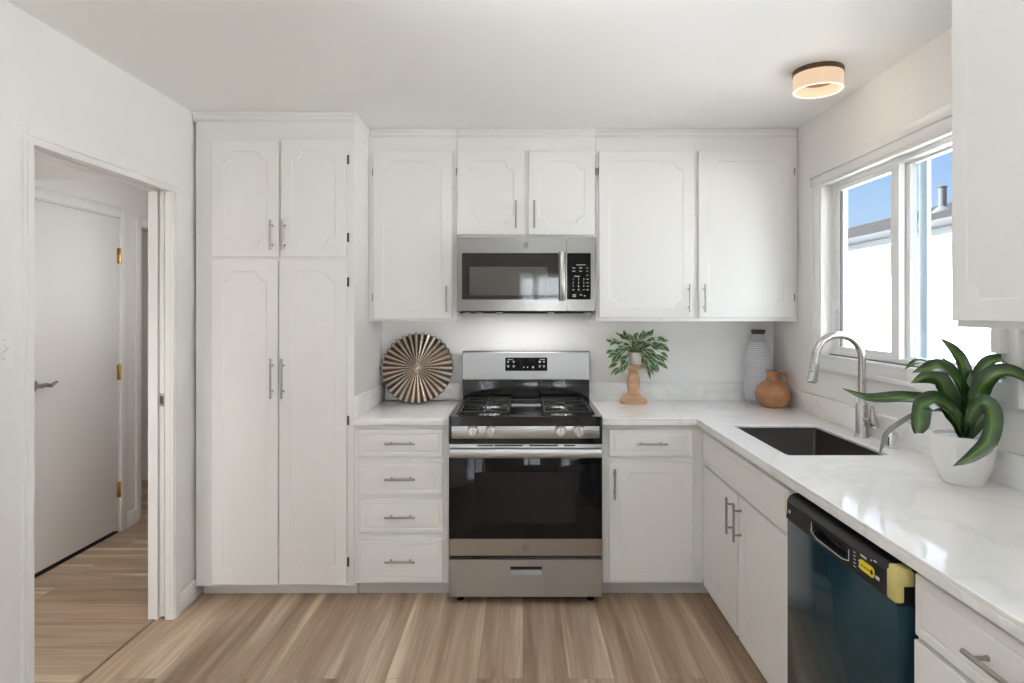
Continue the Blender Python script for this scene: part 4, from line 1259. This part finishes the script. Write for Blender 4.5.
# ------------------------------------------------------------------ wooden pedestal with a small trailing plant
pcx, pcy = X(633.5, 3.575), 3.575
ped = thing('wooden_pedestal', (pcx, pcy, CT), 'turned wooden pedestal under the small trailing plant by the range', 'pedestal')
b = B()
b.lathe((pcx, pcy, CT), [(0, 0), (.077, 0), (.079, .006), (.079, .016), (.074, .024), (.062, .032), (.052, .040), (.040, .052), (.033, .056), (.034, .062), (.031, .070), (.034, .085), (.0375, .105), (.0375, .125),
                         (.034, .145), (.028, .165), (.025, .178), (.027, .182), (.036, .190), (.050, .199), (.070, .203), (.075, .206), (.075, .214), (.072, .217), (0, .217)], 40)
b.build('turned_stand', M['wood'], ped)
pz = CT + .218
sp_ = thing('potted_plant', (pcx, pcy, pz), 'small leafy trailing plant in a white pot on the wooden pedestal', 'plant')
ppx = pcx + .010
b = B(); b.lathe((ppx, pcy, pz), [(0, 0), (.030, 0), (.033, .004), (.038, .070), (.040, .074), (.036, .074), (.034, .066), (0, .066)], 28); b.build('pot', M['whitepot'], sp_)
rnd = random.Random(7)
b = B(); bl = B()
pot_top = Vector((ppx, pcy, pz + .07))
def small_leaf(b, base, direc, L, W, droop):
    direc = direc.normalized()
    pts = []
    for k in range(6):
        t = k / 5
        pts.append(base + direc * L * t + Vector((0, 0, -droop * L * t * t)))
    ws = [W * q for q in (.10, .75, 1.0, .85, .5, .04)]
    side = direc.cross(Vector((0, 0, 1)))
    nn = Vector((rnd.uniform(-.5, .5), -.75 + rnd.uniform(-.4, .3), .75 + rnd.uniform(-.4, .2))).normalized()
    b.strip(pts, ws, [nn] * 6, .0006, .18)
cen = Vector((ppx, pcy, pz + .060))
for k in range(110):
    th = math.radians(rnd.uniform(-48, 228))
    c_, s_ = math.cos(th), math.sin(th)
    reach = (.175 if c_ > 0 else .165) * abs(c_) ** 1.3 + (.118 if s_ > 0 else .03) * abs(s_)
    q = rnd.uniform(.05, 1.0) ** .55
    dy = rnd.uniform(-.11, .05) * (1.25 - .5 * q)
    base = cen + Vector((c_ * reach * q * .78, dy, s_ * reach * q * .78 if s_ > 0 else s_ * .16 * q * abs(c_)))
    if abs(base.x - ppx) < .040 and base.z < cen.z + .02 and dy < 0: continue
    out = Vector((c_, dy * 6, s_ * .8 - .25)).normalized()
    dr_ = (out + Vector((rnd.uniform(-.7, .7), rnd.uniform(-.4, .2), rnd.uniform(-.6, .5)))).normalized()
    mid = cen + (base - cen) * .5 + Vector((0, 0, .03))
    bl.tube(bez([cen + Vector((rnd.uniform(-.015, .015), rnd.uniform(-.015, .015), -.010)), mid, base], 8), .0011, 5)
    small_leaf(b, base, dr_, rnd.uniform(.042, .060), rnd.uniform(.025, .035), rnd.uniform(.0, .45))
bl.build('stems', M['stem'], sp_); b.build('foliage', M['smallleaf'], sp_)

# ------------------------------------------------------------------ tall dotted bottle vase
vx, vy = X(758.2, 3.600), 3.600
va = thing('bottle_vase', (vx, vy, CT), 'tall grey dotted bottle vase in the counter corner', 'vase')
prof = [(0, 0), (.060, 0), (.068, .006), (.074, .025), (.080, .060), (.0825, .110), (.083, .180), (.081, .225), (.076, .270), (.067, .310), (.054, .345), (.041, .368), (.034, .382), (.033, .398)]
prof = [(r * .955, z) for r, z in prof]
def prof_r(z):
    for (r0, z0), (r1, z1) in zip(prof[1:], prof[2:]):
        if z0 <= z <= z1: return r0 + (r1 - r0) * (z - z0) / (z1 - z0)
    return prof[-1][0]
b = B()
dots = b.bm.verts.layers.float.new('dots')
NU, NV, ND, NRW = 216, 190, 36, 27
rings = []
for j in range(NV + 1):
    z = .398 * j / NV
    ring = []
    for i in range(NU):
        a = 2 * PI * i / NU
        row = (z - .022) / .0122
        k = math.floor(row)
        q = 0.0
        if 0 <= k < NRW and z < .352:
            u = (a / (2 * PI) * ND + .5 * (k % 2)) % 1.0 - .5
            w = row - k - .5
            q = max(0.0, 1 - (u / .36) ** 2 - (w / .42) ** 2)
        r = prof_r(z) + .0022 * math.sqrt(q)
        v = b.bm.verts.new((vx + r * math.cos(a), vy + r * math.sin(a), CT + z))
        v[dots] = q
        ring.append(v)
    if rings: b.ring_faces(rings[-1], ring)
    rings.append(ring)
b.bm.faces.new(rings[0]); b.bm.faces.new(rings[-1])
b.build('body', M['vase'], va, sharp=80)
b = B(); b.lathe((vx, vy, CT + .396), [(0, 0), (.032, 0), (.037, .006), (.040, .022), (.036, .025), (.026, .022), (.024, .004), (0, .004)], 36); b.build('rim', M['vasecap'], va)

# ------------------------------------------------------------------ terracotta jug
jx, jy = 1.379, 3.420
ju = thing('terracotta_jug', (jx, jy, CT), 'squat glossy terracotta jug in front of the tall grey vase', 'jug')
b = B()
b.lathe((jx, jy, CT), [(r * .925, z * .94) for r, z in [(0, 0), (.058, 0), (.070, .006), (.089, .028), (.101, .058), (.104, .080), (.099, .104), (.085, .128), (.064, .146), (.045, .156), (.038, .164), (.0355, .180), (.037, .197), (.041, .206), (.043, .211), (.039, .212), (.034, .205), (.032, .180), (0, .170)]], 56)
b.build('body', M['terracotta'], ju)
b = B()
b.tube(bez([(jx + .031, jy, CT + .184), (jx + .052, jy - .004, CT + .195), (jx + .073, jy - .006, CT + .185), (jx + .083, jy - .006, CT + .160), (jx + .079, jy - .004, CT + .132), (jx + .069, jy, CT + .121)], 20), .0085, 14)
b.build('handle', M['terracotta'], ju)

# ------------------------------------------------------------------ strap-leaved plant in a white pot by the window
bd = 1.935
bx, by = 1.372, bd
bp_ = thing('potted_plant', (bx, by, CT), 'large strap-leaved green plant in a ribbed white pot by the window', 'plant')
b = B()
NU = 144
pr_ = [(0, 0), (.053, 0), (.057, .004), (.063, .016), (.0715, .040), (.0795, .075), (.0835, .105), (.0855, .132), (.086, .147), (.0848, .151), (.080, .149), (.0785, .134), (0, .134)]
rings = []
for r, z in pr_:
    ring = []
    for i in range(NU):
        a = 2 * PI * i / NU
        rr = r + (.0012 * math.cos(a * 48) if .02 < z < .145 and r > .06 else 0)
        ring.append(b.bm.verts.new((bx + rr * math.cos(a), by + rr * math.sin(a), CT + z)) if r > 0 else None)
    if r == 0: ring = [b.bm.verts.new((bx, by, CT + z))]
    if rings:
        A_, C_ = rings[-1], ring
        if len(A_) == 1: [b.bm.faces.new((A_[0], C_[i], C_[(i + 1) % NU])) for i in range(NU)]
        elif len(C_) == 1: [b.bm.faces.new((A_[i], A_[(i + 1) % NU], C_[0])) for i in range(NU)]
        else: b.ring_faces(A_, C_)
    rings.append(ring)
b.build('pot', M['potband'], bp_)
b = B(); b.lathe((bx, by, CT + .135), [(0, .004), (.05, .006), (.072, .003), (.078, 0), (.078, -.004), (0, -.004)], 40); b.build('pebble_fill', M['pebbles'], bp_)
S = FPX / bd   # pixels per metre at the plant
def big_leaf(path, width, m='bigleaf', face=(0, -1, .25), fold=.30, blunt=False):
    """path: (px, py, depth offset); width in pixels at its widest."""
    pts = bez([P(x, y, bd + dd) for x, y, dd in path], 22)
    ws = []
    for i in range(22):
        t = i / 21
        w = min(1.0, .62 + t * 1.6) * (1 - max(0, (t - .55) / .45) ** 2.2 if not blunt else 1 - .55 * max(0, (t - .86) / .14) ** 2)
        ws.append(max(.0015, width * .90 / S * w))
    f = Vector(face).normalized()
    b = B(); b.strip(pts, ws, [f] * 22, .0022, fold * 1.5)
    o = b.build('leaf', M[m], bp_, sharp=50)
    return o
big_leaf([(966, 420, 0), (968, 395, .0), (962, 366, .02), (953, 351, .02), (940, 338, .0)], 15)
big_leaf([(962, 415, .02), (960, 390, .03), (953, 372, .04), (942, 357, .05)], 11, 'greyleaf')
big_leaf([(964, 425, -.01), (962, 395, -.03), (950, 374, -.05), (935, 367, -.06), (912.5, 372.5, -.06)], 19, face=(.1, -.8, .6))
big_leaf([(960, 415, .02), (945, 377, .04), (928, 365, .04), (916, 362.5, .03), (905, 369, .02)], 9, face=(0, -.5, .9))
big_leaf([(962, 432, -.02), (952, 404, -.03), (940, 381, -.03), (927, 377, -.03), (910.5, 383, -.02)], 18, face=(-.25, -.9, .2))
big_leaf([(962, 430, -.02), (952, 410, -.05), (930, 401, -.07), (900, 398, -.06), (868, 398.5, -.04), (842.5, 388.5, -.02)], 14, face=(0, -.75, .65))
big_leaf([(964, 434, -.03), (952, 412, -.08), (936, 401, -.12), (922, 405, -.16), (918.5, 418, -.17), (917.5, 433, -.165)], 19, face=(.0, -.9, .45), blunt=True)
big_leaf([(964, 436, -.03), (972, 412, -.09), (984, 403, -.13), (992, 416, -.15), (987, 441, -.155), (970, 457, -.15), (953, 466, -.14)], 17, face=(-.15, -.9, .3))
big_leaf([(968, 430, -.01), (974, 400, -.03), (986, 381, -.06), (1004, 373, -.09), (1024, 379, -.12), (1040, 394, -.13)], 20, face=(.0, -.75, .7))
big_leaf([(969, 425, .0), (974, 390, .0), (986, 366, -.0), (1001, 360.5, -.02), (1014, 366, -.04), (1023, 374, -.05)], 16, face=(.0, -.6, .8))
big_leaf([(970, 425, -.0), (980, 392, -.0), (995, 376, -.01), (1012, 380, -.03), (1021, 395, -.035)], 12, face=(.2, -.8, .5))
big_leaf([(968, 432, .0), (980, 418, .02), (991, 412, .02), (1002, 414.5, .02)], 8, face=(0, -.7, .7))
big_leaf([(966, 434, .01), (974, 405, .02), (978, 395, .0), (983, 398, -.03)], 17)
big_leaf([(966, 436, -.015), (965, 410, -.02), (966, 385, -.015), (970, 372, .01)], 20, fold=.6)
big_leaf([(967, 434, .0), (972, 404, .02), (973, 384, .03), (978, 370, .04)], 13, fold=.5)
big_leaf([(963, 436, -.02), (955, 412, -.02), (949, 395, -.01), (944, 380, .0)], 15, fold=.5)
big_leaf([(964, 438, -.03), (957, 422, -.06), (946, 410, -.08), (938, 405, -.09)], 17, face=(-.3, -.9, .3))
big_leaf([(967, 438, -.03), (975, 424, -.05), (984, 412, -.07), (988, 404, -.08)], 17, face=(.3, -.9, .3))
big_leaf([(962, 434, -.02), (945, 412, -.04), (925, 411, -.05), (905, 420, -.04), (887, 433, -.02), (882, 446, -.01), (879, 456, -.005)], 5.5, 'greyleaf', face=(-.2, -.7, .7))
